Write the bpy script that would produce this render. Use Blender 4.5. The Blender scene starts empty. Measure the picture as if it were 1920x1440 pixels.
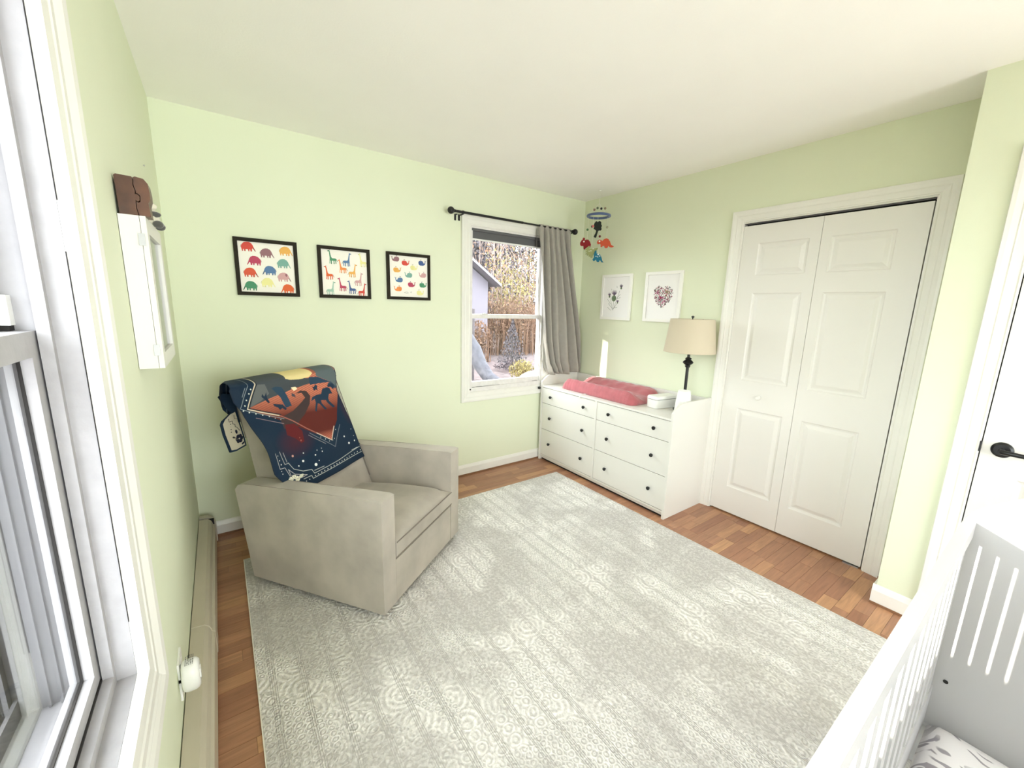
import bpy, bmesh, math, random
import numpy as np
from mathutils import Vector, Matrix, Euler
random.seed(7); rng = np.random.default_rng(7)
SC = bpy.context.scene; COL = SC.collection
pi = math.pi

# ---------------------------------------------------------------- camera, sky, sun, exposure
cam = bpy.data.cameras.new('camera'); co = bpy.data.objects.new('camera', cam); COL.objects.link(co)
F_PX, YAW, PITCH, ROLL = 763.21, -.6244, -.1869, .0266
cam.sensor_fit = 'HORIZONTAL'; cam.sensor_width = 36.0; cam.lens = F_PX / 1920 * 36.0
cam.clip_start = .02; cam.clip_end = 300
_f = Vector((-math.sin(YAW)*math.cos(PITCH), math.cos(YAW)*math.cos(PITCH), math.sin(PITCH)))
_r = Vector((math.cos(YAW), math.sin(YAW), 0)); _u = _r.cross(_f)
_R = _r*math.cos(ROLL) + _u*math.sin(ROLL); _U = -_r*math.sin(ROLL) + _u*math.cos(ROLL)
co.matrix_world = Matrix.Translation((.1952, -2.9512, 1.4541)) @ Matrix((_R, _U, -_f)).transposed().to_4x4()
SC.camera = co

world = bpy.data.worlds.new('sky'); SC.world = world; world.use_nodes = True
bg = world.node_tree.nodes['Background']; bg.inputs[0].default_value = (.93, .96, 1.0, 1); bg.inputs[1].default_value = 3.0
sl = bpy.data.lights.new('sun', 'SUN'); sl.energy = 4.0; sl.angle = .012; sl.color = (1, .93, .82)
so = bpy.data.objects.new('sun', sl); COL.objects.link(so)
so.rotation_euler = Vector((.93, -.362, -.152)).to_track_quat('-Z', 'Y').to_euler()
SC.view_settings.view_transform = 'Standard'; SC.view_settings.look = 'None'
SC.view_settings.gamma = 1.0; SC.view_settings.use_curve_mapping = False
SC.view_settings.exposure = 2.2
cy = SC.cycles
cy.max_bounces = 14; cy.diffuse_bounces = 9; cy.glossy_bounces = 4; cy.transparent_max_bounces = 16; cy.transmission_bounces = 6
cy.use_denoising = True; cy.sample_clamp_indirect = 12; cy.caustics_reflective = False; cy.caustics_refractive = False
def portal(loc, rot, sx, sy):
    l = bpy.data.lights.new('window_daylight', 'AREA'); l.shape = 'RECTANGLE'; l.size = sx; l.size_y = sy
    l.cycles.is_portal = True
    o = bpy.data.objects.new('window_daylight', l); COL.objects.link(o); o.location = loc; o.rotation_euler = rot

# room constants (metres; back wall is y=0, left wall is x=0)
W = 3.125; H = 2.45; W2 = 2.8315; YS = -2.543; YB = -5.70
LW = (-3.15, -1.95, .705, 2.085)       # left window opening y0,y1,z0,z1
BW = (1.875, 2.662, .735, 2.078)       # back window opening x0,x1,z0,z1
portal((-.16, (LW[0]+LW[1])/2, (LW[2]+LW[3])/2), (0, -pi/2, 0), LW[3]-LW[2], LW[1]-LW[0])
FW = (.15, 2.65, .08, 2.20)              # added fill-light window behind the camera, in the front wall
portal(((FW[0]+FW[1])/2, YB-.12, (FW[2]+FW[3])/2), (pi/2, 0, 0), FW[1]-FW[0], FW[3]-FW[2])
portal(((BW[0]+BW[1])/2, .12, (BW[2]+BW[3])/2), (-pi/2, 0, 0), BW[1]-BW[0], BW[3]-BW[2])

# ---------------------------------------------------------------- materials
MATS = {}
def nm(name):
    m = bpy.data.materials.new(name); m.use_nodes = True
    return m, m.node_tree.nodes, m.node_tree.links, m.node_tree.nodes['Principled BSDF']
def mat(name, col, rough=.5, metal=0., spec=.5, noise=0., nscale=20., bump=0., bscale=200., coord='Object', sheen=0.):
    if name in MATS: return MATS[name]
    m, N, L, P = nm(name)
    P.inputs['Base Color'].default_value = (*col, 1); P.inputs['Roughness'].default_value = rough
    P.inputs['Metallic'].default_value = metal; P.inputs['Specular IOR Level'].default_value = spec
    if sheen: P.inputs['Sheen Weight'].default_value = sheen; P.inputs['Sheen Roughness'].default_value = .5
    tc = N.new('ShaderNodeTexCoord')
    if noise:
        t = N.new('ShaderNodeTexNoise'); t.inputs['Scale'].default_value = nscale; t.inputs['Detail'].default_value = 4
        L.new(tc.outputs[coord], t.inputs['Vector'])
        r = N.new('ShaderNodeMapRange'); r.inputs['To Min'].default_value = 1-noise; r.inputs['To Max'].default_value = 1+noise
        r.inputs['From Min'].default_value = .3; r.inputs['From Max'].default_value = .7
        L.new(t.outputs['Fac'], r.inputs['Value'])
        v = N.new('ShaderNodeVectorMath'); v.operation = 'SCALE'; v.inputs[0].default_value = col
        L.new(r.outputs[0], v.inputs['Scale']); L.new(v.outputs[0], P.inputs['Base Color'])
    if bump:
        t2 = N.new('ShaderNodeTexNoise'); t2.inputs['Scale'].default_value = bscale; t2.inputs['Detail'].default_value = 3
        L.new(tc.outputs[coord], t2.inputs['Vector'])
        b = N.new('ShaderNodeBump'); b.inputs['Strength'].default_value = bump; b.inputs['Distance'].default_value = .002
        L.new(t2.outputs['Fac'], b.inputs['Height']); L.new(b.outputs[0], P.inputs['Normal'])
    MATS[name] = m; return m

M_wall = mat('green_wall_paint', (.71, .75, .575), .75, bump=.15, bscale=260, noise=.012, nscale=2.)
M_ceil = mat('ceiling_paint', (.92, .905, .88), .9, bump=.2, bscale=120, noise=.015, nscale=2.)
M_trim = mat('white_trim_paint', (.77, .76, .715), .35, noise=.02, nscale=9, bump=.08, bscale=60)
M_door = mat('white_door_paint', (.74, .725, .69), .38, bump=.06, bscale=90, noise=.01, nscale=3)
M_worn = mat('worn_white_paint', (.72, .70, .68), .45, noise=.06, nscale=30, bump=.25, bscale=80)
M_worn_dim = mat('dimmed_window_paint', (.37, .36, .37), .5, noise=.06, nscale=30, bump=.25, bscale=80)  # worn white, darkened to offset the strong light at the left window
M_dim_liner = mat('dimming_liner_grey', (.13, .128, .135), .5)  # dark grey chosen to tone down the over-lit outer jamb
M_lam = mat('white_laminate', (.73, .72, .68), .35)
M_black = mat('black_metal', (.012, .012, .012), .35, metal=.3)
M_dark = mat('dark_gap', (.015, .013, .012), .9)
M_steel = mat('hinge_steel', (.45, .45, .45), .35, metal=.8)
M_cribw = mat('crib_white_lacquer', (.46, .455, .46), .35)
M_beige = mat('heater_beige_enamel', (.50, .455, .36), .45, noise=.03, nscale=8)
M_suede = mat('taupe_microsuede', (.41, .37, .32), .9, noise=.17, nscale=5., bump=.3, bscale=500, sheen=.25)
M_suede2 = mat('suede_piping', (.22, .19, .165), .9)
M_pink = mat('pink_terry', (.40, .105, .12), .95, noise=.10, nscale=22, bump=1.0, bscale=150, sheen=.4)
M_plastic = mat('white_plastic', (.80, .80, .78), .3)
M_shade = mat('lamp_shade_linen', (.56, .49, .37), .9, bump=.2, bscale=600)
M_curt = mat('grey_linen_curtain', (.34, .32, .285), .95, bump=.3, bscale=700, noise=.04, nscale=30)
M_roll = mat('grey_roller_fabric', (.10, .10, .105), .8)
M_bframe = mat('black_brown_frame', (.022, .018, .011), .65, spec=.15)
M_wframe = mat('white_frame', (.84, .83, .79), .4)
M_paper = mat('art_paper', (.86, .83, .76), .8)
M_paperw = mat('art_paper_white', (.84, .83, .82), .8)
M_shoe = mat('brown_shoe_mould', (.22, .11, .055), .5)
M_alu = mat('storm_window_aluminium', (.085, .083, .088), .6, noise=.08, nscale=25)
M_wood = mat('carved_brown_wood', (.095, .036, .016), .4, noise=.35, nscale=16, bump=.3, bscale=40)

def glass_mat():
    m = bpy.data.materials.new('window_glass'); m.use_nodes = True; N = m.node_tree.nodes; L = m.node_tree.links
    N.remove(N['Principled BSDF']); t = N.new('ShaderNodeBsdfTransparent'); g = N.new('ShaderNodeBsdfGlossy')
    g.inputs['Roughness'].default_value = .03; t.inputs[0].default_value = (.95, .965, .96, 1)
    f = N.new('ShaderNodeLayerWeight'); pw = N.new('ShaderNodeMath'); pw.operation = 'POWER'; pw.inputs[1].default_value = 5
    ad = N.new('ShaderNodeMath'); ad.operation = 'MULTIPLY_ADD'; ad.inputs[1].default_value = .9; ad.inputs[2].default_value = .03
    L.new(f.outputs['Facing'], pw.inputs[0]); L.new(pw.outputs[0], ad.inputs[0])
    mx = N.new('ShaderNodeMixShader'); L.new(ad.outputs[0], mx.inputs[0]); L.new(t.outputs[0], mx.inputs[1]); L.new(g.outputs[0], mx.inputs[2])
    L.new(mx.outputs[0], N['Material Output'].inputs[0]); return m
M_glass = glass_mat()
def attr_mat(name, rough=.85, sheen=0.):
    m, N, L, P = nm(name); a = N.new('ShaderNodeVertexColor'); a.layer_name = 'Col'
    L.new(a.outputs[0], P.inputs['Base Color']); P.inputs['Roughness'].default_value = rough
    if sheen: P.inputs['Sheen Weight'].default_value = sheen
    return m
M_print = attr_mat('printed_ink', .8); M_fleece = attr_mat('printed_fleece', 1.0, 0.); M_felt = attr_mat('felt_print', .95)

def wood_mat():
    m, N, L, P = nm('oak_laminate'); tc = N.new('ShaderNodeTexCoord'); oi = N.new('ShaderNodeObjectInfo'); geo = N.new('ShaderNodeNewGeometry')
    mp = N.new('ShaderNodeMapping'); mp.inputs['Scale'].default_value = (3.0, 34, 1)
    L.new(geo.outputs['Position'], mp.inputs['Vector'])
    ofs = N.new('ShaderNodeVectorMath'); ofs.operation = 'SCALE'; ofs.inputs[0].default_value = (37, 91, 0); L.new(oi.outputs['Random'], ofs.inputs['Scale'])
    L.new(ofs.outputs[0], mp.inputs['Location'])
    n1 = N.new('ShaderNodeTexNoise'); n1.inputs['Scale'].default_value = 1.6; n1.inputs['Detail'].default_value = 6; n1.inputs['Distortion'].default_value = 1.2
    L.new(mp.outputs[0], n1.inputs['Vector'])
    cr = N.new('ShaderNodeValToRGB'); e = cr.color_ramp.elements
    e[0].position = 0; e[0].color = (.31, .14, .08, 1); e[1].position = 1; e[1].color = (.50, .27, .135, 1)
    x = cr.color_ramp.elements.new(.35); x.color = (.35, .17, .095, 1); x = cr.color_ramp.elements.new(.75); x.color = (.40, .20, .112, 1)
    L.new(oi.outputs['Random'], cr.inputs[0])
    mr = N.new('ShaderNodeMapRange'); mr.inputs['From Min'].default_value = .3; mr.inputs['From Max'].default_value = .7; mr.inputs['To Min'].default_value = .80; mr.inputs['To Max'].default_value = 1.12
    L.new(n1.outputs['Fac'], mr.inputs['Value'])
    v = N.new('ShaderNodeVectorMath'); v.operation = 'SCALE'; L.new(cr.outputs[0], v.inputs[0]); L.new(mr.outputs[0], v.inputs['Scale'])
    L.new(v.outputs[0], P.inputs['Base Color']); P.inputs['Roughness'].default_value = .33
    return m
M_oak = wood_mat()

def rug_mat():
    m, N, L, P = nm('woven_rug'); geo = N.new('ShaderNodeNewGeometry')
    def math_(op, a, b=None, c=None):
        n = N.new('ShaderNodeMath'); n.operation = op
        for i, s in enumerate((a, b, c)):
            if s is None: continue
            if isinstance(s, (int, float)): n.inputs[i].default_value = s
            else: L.new(s, n.inputs[i])
        return n.outputs[0]
    sep = N.new('ShaderNodeSeparateXYZ'); L.new(geo.outputs['Position'], sep.inputs[0])
    def noise(scale, detail=3, dist=0, vec=None):
        n = N.new('ShaderNodeTexNoise'); n.inputs['Scale'].default_value = scale; n.inputs['Detail'].default_value = detail; n.inputs['Distortion'].default_value = dist
        L.new(vec or geo.outputs['Position'], n.inputs['Vector']); return n.outputs['Fac']
    wob = noise(14, 2)
    x = math_('ADD', sep.outputs[0], math_('MULTIPLY', wob, .022)); y = math_('ADD', sep.outputs[1], math_('MULTIPLY', wob, .022))
    # long double lines running along y, every 11 cm
    fx = math_('PINGPONG', math_('ADD', sep.outputs[0], math_('MULTIPLY', wob, .006)), .05)
    line = math_('SMOOTH_MIN', math_('ABSOLUTE', math_('SUBTRACT', fx, .046)), math_('ABSOLUTE', math_('SUBTRACT', fx, .040)), .001)
    lines = math_('LESS_THAN', line, .0015)
    # scroll medallions: concentric rings in cells of different size
    def rings(cell, k, ox, oy):
        cx_ = math_('SUBTRACT', math_('PINGPONG', math_('ADD', x, ox), cell), cell*.5)
        cy_ = math_('SUBTRACT', math_('PINGPONG', math_('ADD', y, oy), cell*.8), cell*.4)
        d = math_('SQRT', math_('ADD', math_('MULTIPLY', cx_, cx_), math_('MULTIPLY', cy_, cy_)))
        return math_('SINE', math_('MULTIPLY', d, k))
    r1 = rings(.055, 430, 0, 0); r2 = rings(.15, 270, .03, .05); r3 = rings(.030, 620, 0, .01)
    band = math_('GREATER_THAN', noise(1.7, 1), .5); band2 = math_('GREATER_THAN', noise(2.6, 1, 1.0), .53)
    def mixf(f, a, b): 
        n = N.new('ShaderNodeMix'); n.data_type = 'FLOAT'
        L.new(f, n.inputs[0]); L.new(a, n.inputs[2]); L.new(b, n.inputs[3]); return n.outputs[0]
    pat = mixf(band2, mixf(band, r1, r2), r3)
    pat = math_('SUBTRACT', math_('MULTIPLY', pat, .5), math_('MULTIPLY', lines, 1.4))
    wear = N.new('ShaderNodeMapRange'); wear.inputs['From Min'].default_value = .42; wear.inputs['From Max'].default_value = .60
    L.new(noise(3.2, 5, .4), wear.inputs['Value'])
    spk = N.new('ShaderNodeMapRange'); spk.inputs['From Min'].default_value = .36; spk.inputs['From Max'].default_value = .64
    L.new(noise(75, 4, .6), spk.inputs['Value'])
    hgt = math_('ADD', math_('MULTIPLY', pat, math_('ADD', math_('MULTIPLY', wear.outputs[0], .7), .3)), math_('MULTIPLY', spk.outputs[0], .55))
    f = math_('ADD', math_('MULTIPLY', wear.outputs[0], .36), math_('ADD', math_('MULTIPLY', hgt, .33), math_('MULTIPLY', spk.outputs[0], .16)))
    cr = N.new('ShaderNodeValToRGB'); e = cr.color_ramp.elements
    e[0].position = .05; e[0].color = (.45, .43, .41, 1); e[1].position = .95; e[1].color = (.97, .945, .91, 1)
    q = cr.color_ramp.elements.new(.4); q.color = (.64, .62, .595, 1)
    L.new(f, cr.inputs[0]); L.new(cr.outputs[0], P.inputs['Base Color']); P.inputs['Roughness'].default_value = .85
    b = N.new('ShaderNodeBump'); b.inputs['Strength'].default_value = .8; b.inputs['Distance'].default_value = .004
    L.new(hgt, b.inputs['Height']); L.new(b.outputs[0], P.inputs['Normal'])
    return m
M_rug = rug_mat()

def sheet_mat():
    m, N, L, P = nm('floral_cotton'); geo = N.new('ShaderNodeNewGeometry')
    wn = N.new('ShaderNodeTexNoise'); wn.inputs['Scale'].default_value = 7; L.new(geo.outputs['Position'], wn.inputs['Vector'])
    ws = N.new('ShaderNodeVectorMath'); ws.operation = 'SCALE'; ws.inputs['Scale'].default_value = .22; L.new(wn.outputs['Color'], ws.inputs[0])
    wv = N.new('ShaderNodeVectorMath'); wv.operation = 'ADD'; L.new(geo.outputs['Position'], wv.inputs[0]); L.new(ws.outputs[0], wv.inputs[1])
    def leaf(scale, rot, sx, th):
        mp = N.new('ShaderNodeMapping'); mp.inputs['Rotation'].default_value = (0, 0, rot); mp.inputs['Scale'].default_value = (sx, 1, .2)
        L.new(wv.outputs[0], mp.inputs['Vector'])
        v = N.new('ShaderNodeTexVoronoi'); v.inputs['Scale'].default_value = scale; v.inputs['Randomness'].default_value = 1
        L.new(mp.outputs[0], v.inputs['Vector'])
        r = N.new('ShaderNodeMapRange'); r.inputs['From Min'].default_value = th; r.inputs['From Max'].default_value = th+.05; r.inputs['To Min'].default_value = 1; r.inputs['To Max'].default_value = 0
        L.new(v.outputs['Distance'], r.inputs['Value']); return r.outputs[0]
    a = leaf(8, .6, 2.6, .26); b = leaf(10, -.5, 3.4, .20); c = leaf(15, 1.2, 1.4, .22)
    mx = N.new('ShaderNodeMath'); mx.operation = 'MAXIMUM'; L.new(a, mx.inputs[0]); L.new(b, mx.inputs[1])
    m2 = N.new('ShaderNodeMath'); m2.operation = 'MAXIMUM'; L.new(mx.outputs[0], m2.inputs[0]); L.new(c, m2.inputs[1])
    n = N.new('ShaderNodeTexNoise'); n.inputs['Scale'].default_value = 6; L.new(geo.outputs['Position'], n.inputs['Vector'])
    r = N.new('ShaderNodeMapRange'); r.inputs['From Min'].default_value = .42; r.inputs['From Max'].default_value = .55; L.new(n.outputs['Fac'], r.inputs['Value'])
    m3 = N.new('ShaderNodeMath'); m3.operation = 'MULTIPLY'; L.new(m2.outputs[0], m3.inputs[0]); L.new(r.outputs[0], m3.inputs[1])
    c1 = N.new('ShaderNodeMix'); c1.data_type = 'RGBA'; c1.inputs[6].default_value = (.80, .78, .79, 1); c1.inputs[7].default_value = (.33, .31, .34, 1)
    L.new(m3.outputs[0], c1.inputs[0]); L.new(c1.outputs[2], P.inputs['Base Color']); P.inputs['Roughness'].default_value = .9
    return m
M_sheet = sheet_mat()

# ---------------------------------------------------------------- mesh helpers
def bx(bm, x0, x1, y0, y1, z0, z1):
    x0, x1 = sorted((x0, x1)); y0, y1 = sorted((y0, y1)); z0, z1 = sorted((z0, z1))
    v = [bm.verts.new((x, y, z)) for z in (z0, z1) for y in (y0, y1) for x in (x0, x1)]
    for f in ((0, 2, 3, 1), (4, 5, 7, 6), (0, 1, 5, 4), (2, 6, 7, 3), (0, 4, 6, 2), (1, 3, 7, 5)): bm.faces.new([v[i] for i in f])
def boxes(*bs):
    bm = bmesh.new()
    for b in bs: bx(bm, *b)
    return bm
def ring_frame(a0, a1, b0, b1, wa0, wa1, wb0, wb1, fn):
    """four non-overlapping bars of a rectangular frame; fn(a0,a1,b0,b1)->box"""
    return [fn(a0, a0+wa0, b0, b1), fn(a1-wa1, a1, b0, b1), fn(a0+wa0, a1-wa1, b0, b0+wb0), fn(a0+wa0, a1-wa1, b1-wb1, b1)]
def tube(bm, pts, r, n=12, cap=True):
    pts = [Vector(p) for p in pts]; rings = []
    rr = r if isinstance(r, (list, tuple)) else [r]*len(pts)
    ref = None
    for i, p in enumerate(pts):
        d = (pts[min(i+1, len(pts)-1)] - pts[max(i-1, 0)]).normalized()
        if ref is None or abs(ref.dot(d)) > .98: ref = Vector((0, 0, 1)) if abs(d.z) < .9 else Vector((1, 0, 0))
        a = d.cross(ref).normalized(); b = d.cross(a); ref = (ref - d*ref.dot(d)).normalized()
        rings.append([bm.verts.new(p + (a*math.cos(t) + b*math.sin(t))*rr[i]) for t in [2*pi*k/n for k in range(n)]])
    for A, B in zip(rings, rings[1:]):
        for k in range(n): bm.faces.new((A[k], A[(k+1) % n], B[(k+1) % n], B[k]))
    if cap: bm.faces.new(rings[0][::-1]); bm.faces.new(rings[-1])
def lathe(bm, prof, c=(0, 0, 0), n=32, axis='z'):
    """prof: [(radius, height)] around an axis through c"""
    c = Vector(c); rings = []
    def P(r, h, t):
        a, b = r*math.cos(t), r*math.sin(t)
        return c + (Vector((a, b, h)) if axis == 'z' else Vector((h, a, b)) if axis == 'x' else Vector((a, h, b)))
    for r, h in prof:
        rings.append([bm.verts.new(P(r, h, 2*pi*k/n)) for k in range(n)] if r > 1e-6 else [bm.verts.new(P(0, h, 0))])
    for A, B in zip(rings, rings[1:]):
        for k in range(n):
            q = [A[k % len(A)], A[(k+1) % len(A)], B[(k+1) % len(B)], B[k % len(B)]]
            q = list(dict.fromkeys(q))
            if len(q) > 2: bm.faces.new(q)
def prism(bm, poly, fn, t0, t1):
    """extrude a 2-D outline between depths t0,t1; fn(u,v,t)->xyz"""
    A = [bm.verts.new(fn(u, v, t0)) for u, v in poly]; B = [bm.verts.new(fn(u, v, t1)) for u, v in poly]
    n = len(poly); bm.faces.new(A[::-1]); bm.faces.new(B)
    for i in range(n): bm.faces.new((A[i], A[(i+1) % n], B[(i+1) % n], B[i]))
def tomesh(bm, name, m, bevel=0., seg=2, smooth=False, ang=.6):
    bmesh.ops.remove_doubles(bm, verts=bm.verts, dist=1e-6) if smooth else None
    if bevel: bmesh.ops.bevel(bm, geom=[e for e in bm.edges if len(e.link_faces) == 2 and e.calc_face_angle(0) > .5], offset=bevel, segments=seg, affect='EDGES', clamp_overlap=True)
    bmesh.ops.recalc_face_normals(bm, faces=bm.faces)
    me = bpy.data.meshes.new(name); bm.to_mesh(me); bm.free()
    if m: me.materials.append(m)
    if smooth or bevel:
        for p in me.polygons: p.use_smooth = True
        me.set_sharp_from_angle(angle=ang if smooth else .7)
    return me
def link(name, me, parent=None, local=False):
    o = bpy.data.objects.new(name, me); COL.objects.link(o)
    if parent:
        o.parent = parent
        if not local and parent.type == 'EMPTY': o.matrix_parent_inverse = Matrix.LocRotScale(parent.location, parent.rotation_euler, parent.scale).inverted()
    return o
def obj(name, bm, m, parent=None, local=False, **k): return link(name, tomesh(bm, name, m, **k), parent, local)
def tag(o, label=None, cat=None, group=None, kind=None):
    if label: o['label'] = label
    if cat: o['category'] = cat
    if group: o['group'] = group
    if kind: o['kind'] = kind
    return o
def struct(name, bm, m, parent=None, **k):
    o = obj(name, bm, m, parent, **k)
    if not parent: o['kind'] = 'structure'
    return o
def thing(name, label, cat, loc=(0, 0, 0), rot=(0, 0, 0), group=None, kind=None):
    o = bpy.data.objects.new(name, None); COL.objects.link(o); o.location = loc; o.rotation_euler = rot; o.empty_display_size = .05
    return tag(o, label, cat, group, kind)
def copy_tree(o, parent=None):
    c = o.copy(); COL.objects.link(c); c.parent = parent
    for ch in [x for x in bpy.data.objects if x.parent == o and x != c]: copy_tree(ch, c)
    return c
def decal(name, polys, fn, parent, m=None, step=.00025, base=.0):
    """flat print: polygons (color, [(u,v)...]) laid on a surface; fn(u,v,t)->xyz"""
    V = []; Fc = []; Cc = []
    for i, (c, pl) in enumerate(polys):
        b = len(V); t = base + step*(1 + i % 4)
        V += [fn(u, v, t) for u, v in pl]; Fc.append(list(range(b, b+len(pl)))); Cc.append(c)
    me = bpy.data.meshes.new(name); me.from_pydata(V, [], Fc); me.materials.append(m or M_print)
    a = me.color_attributes.new('Col', 'FLOAT_COLOR', 'CORNER')
    i = 0
    for f, c in zip(Fc, Cc):
        for _ in f: a.data[i].color = (*c, 1); i += 1
    me.update(); return link(name, me, parent)
def ell(cx, cy, rx, ry, n=14, a0=0, rot=0):
    r = []
    for k in range(n):
        t = a0 + 2*pi*k/n; x, y = rx*math.cos(t), ry*math.sin(t)
        r.append((cx + x*math.cos(rot) - y*math.sin(rot), cy + x*math.sin(rot) + y*math.cos(rot)))
    return r
def stroke(pts, w):
    L_, R_ = [], []
    for i, p in enumerate(pts):
        a = Vector(pts[max(i-1, 0)]); b = Vector(pts[min(i+1, len(pts)-1)]); d = (b-a); d = d.normalized() if d.length else Vector((1, 0))
        ww = w[i] if isinstance(w, (list, tuple)) else w
        n = Vector((-d.y, d.x))*ww/2; L_.append((p[0]+n.x, p[1]+n.y)); R_.append((p[0]-n.x, p[1]-n.y))
    return L_ + R_[::-1]

# ================================================================ THE SETTING
T = .13; TB = .085  # wall thicknesses
# floor: base slab + separate oak strips (63.5 mm wide, running along x)
fl = struct('floor', boxes((-T, W+T, YB-T, T, -.06, -.012)), M_shoe)
GX0, GX1, GY0, GY1 = .199, 2.549, -.400, -3.45     # rug
unit = tomesh(boxes((0, 1, 0, 1, 0, 1)), 'plank', M_oak)
hid = bmesh.new()
k = 0; y1 = 0.0
ys = [0.0, -.0245]
while ys[-1] > YB: ys.append(ys[-1] - .0635)
for yb, ya in zip(ys, ys[1:]):
    x = 0.0; xend = W if yb > YS else W2
    x -= rng.uniform(0, .25) if True else 0
    off = rng.uniform(.12, .42); xs = [0.0, off]
    while xs[-1] < xend: xs.append(xs[-1] + float(rng.choice([.13, .19, .27, .34, .42, .48])))
    xs[-1] = xend
    if xs[-1]-xs[-2] < .03: xs.pop(-2)
    for a, b in zip(xs, xs[1:]):
        seen = ya > -3.05 and (yb > GY0+.02 or a < GX0+.02 or b > GX1-.02) and not (a > W-.42 and yb > -1.38 and False)
        z1 = float(rng.uniform(-.0006, 0))
        if seen:
            p = link('plank', unit, fl); p.location = (a+.0005, ya+.0005, -.012); p.scale = (b-a-.001, yb-ya-.001, .012+z1)
        else: bx(hid, a+.0005, b-.0005, ya+.0005, yb-.0005, -.012, z1)
tag(obj('covered_planks', hid, M_oak, fl), kind='stuff')

struct('ceiling', boxes((-T, W+T, YB-T, T, H, H+.1)), M_ceil)
# walls with real openings
struct('wall_back', boxes((-T, BW[0], 0, TB, -.06, H), (BW[1], W+T, 0, TB, -.06, H), (BW[0], BW[1], 0, TB, -.06, BW[2]), (BW[0], BW[1], 0, TB, BW[3], H)), M_wall)
g_ = .019
struct('wall_left', boxes((-T, 0, LW[1]+g_, 0, -.06, H), (-T, 0, YB, LW[0]-g_, -.06, H), (-T, 0, LW[0]-g_, LW[1]+g_, -.06, LW[2]-g_), (-T, 0, LW[0]-g_, LW[1]+g_, LW[3]+g_, H)), M_wall)
C0, C1, CT = -1.500, -2.424, 2.050           # closet opening
struct('wall_right', boxes((W, W+T, C0, 0, -.06, H), (W, W+T, YS, C1, -.06, H), (W, W+T, C1, C0, CT, H), (W2, W+T, -2.768, YS, -.06, H),
       (W2, W+T, YB, -3.59, -.06, H), (W2, W+T, -3.59, -2.768, 2.055, H), (W+T-.02, W+T, -3.59, -2.768, -.06, 2.06)), M_wall)
struct('wall_front', boxes((-T, FW[0], YB-T, YB, -.06, H), (FW[1], W+T, YB-T, YB, -.06, H), (FW[0], FW[1], YB-T, YB, -.06, FW[2]), (FW[0], FW[1], YB-T, YB, FW[3], H)), M_wall)

# baseboards with a brown shoe strip
def board(name, a, b, axis, s, h=.082):
    """axis 'x': runs along x on plane y=a[1]; s = inward direction"""
    bm = bmesh.new()
    prof = [(0, 0), (.013, 0), (.013, h*.68), (.010, h*.80), (.0065, h*.93), (.003, h), (0, h)]
    if axis == 'x': prism(bm, prof, lambda d, z, t: (t, a[1] + s*d, z+.012), a[0], b[0])
    else: prism(bm, prof, lambda d, z, t: (a[0] + s*d, t, z+.012), a[1], b[1])
    o = struct(name, bm, M_trim)
    if axis == 'x': bm = boxes((a[0], b[0], a[1], a[1]+s*.017, 0, .012))
    else: bm = boxes((a[0], a[0]+s*.017, a[1], b[1], 0, .012))
    obj('shoe_moulding', bm, M_shoe, o, bevel=.003)
board('baseboard_back', (.06, 0), (W, 0), 'x', -1)
board('baseboard_right', (W, -2.484), (W, YS), 'y', -1)
board('baseboard_entry', (W2, YS+.013), (W2, -2.690), 'y', -1, .092)
obj('baseboard_return', boxes((W2, W, YS, YS+.013, .0, .10)), M_trim, bpy.data.objects['baseboard_entry'])

# casing profile helper: a picture-frame moulding with mitred corners
def moulding(bm, path, closed, prof, fn):
    """path: corners [(u,v)] of the inner edge; prof: [(offset outward, depth)]"""
    n = len(path); rows = []
    for i in range(n):
        p = Vector(path[i]); a = Vector(path[i-1]) if (closed or i > 0) else None; b = Vector(path[(i+1) % n]) if (closed or i < n-1) else None
        d1 = (p-a).normalized() if a is not None else (b-p).normalized(); d2 = (b-p).normalized() if b is not None else d1
        n1 = Vector((d1.y, -d1.x)); n2 = Vector((d2.y, -d2.x)); m = (n1+n2); m = m/(m.dot(n1))
        rows.append([bm.verts.new(fn(*(p + m*o), d)) for o, d in prof])
    for i in range(n if closed else n-1):
        A, B = rows[i], rows[(i+1) % n]
        for k in range(len(prof)-1): bm.faces.new((A[k], A[k+1], B[k+1], B[k]))
    if not closed:
        bm.faces.new(rows[0]); bm.faces.new(rows[-1][::-1])
def casing_prof(w, t=.018): return [(0, 0), (0, t*.55), (w*.08, t*.62), (w*.14, t*.5), (w*.45, t*.72), (w*.50, t*.82), (w*.56, t*.74), (w*.80, t), (w*.97, t), (w, t*.8), (w, 0)]

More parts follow.
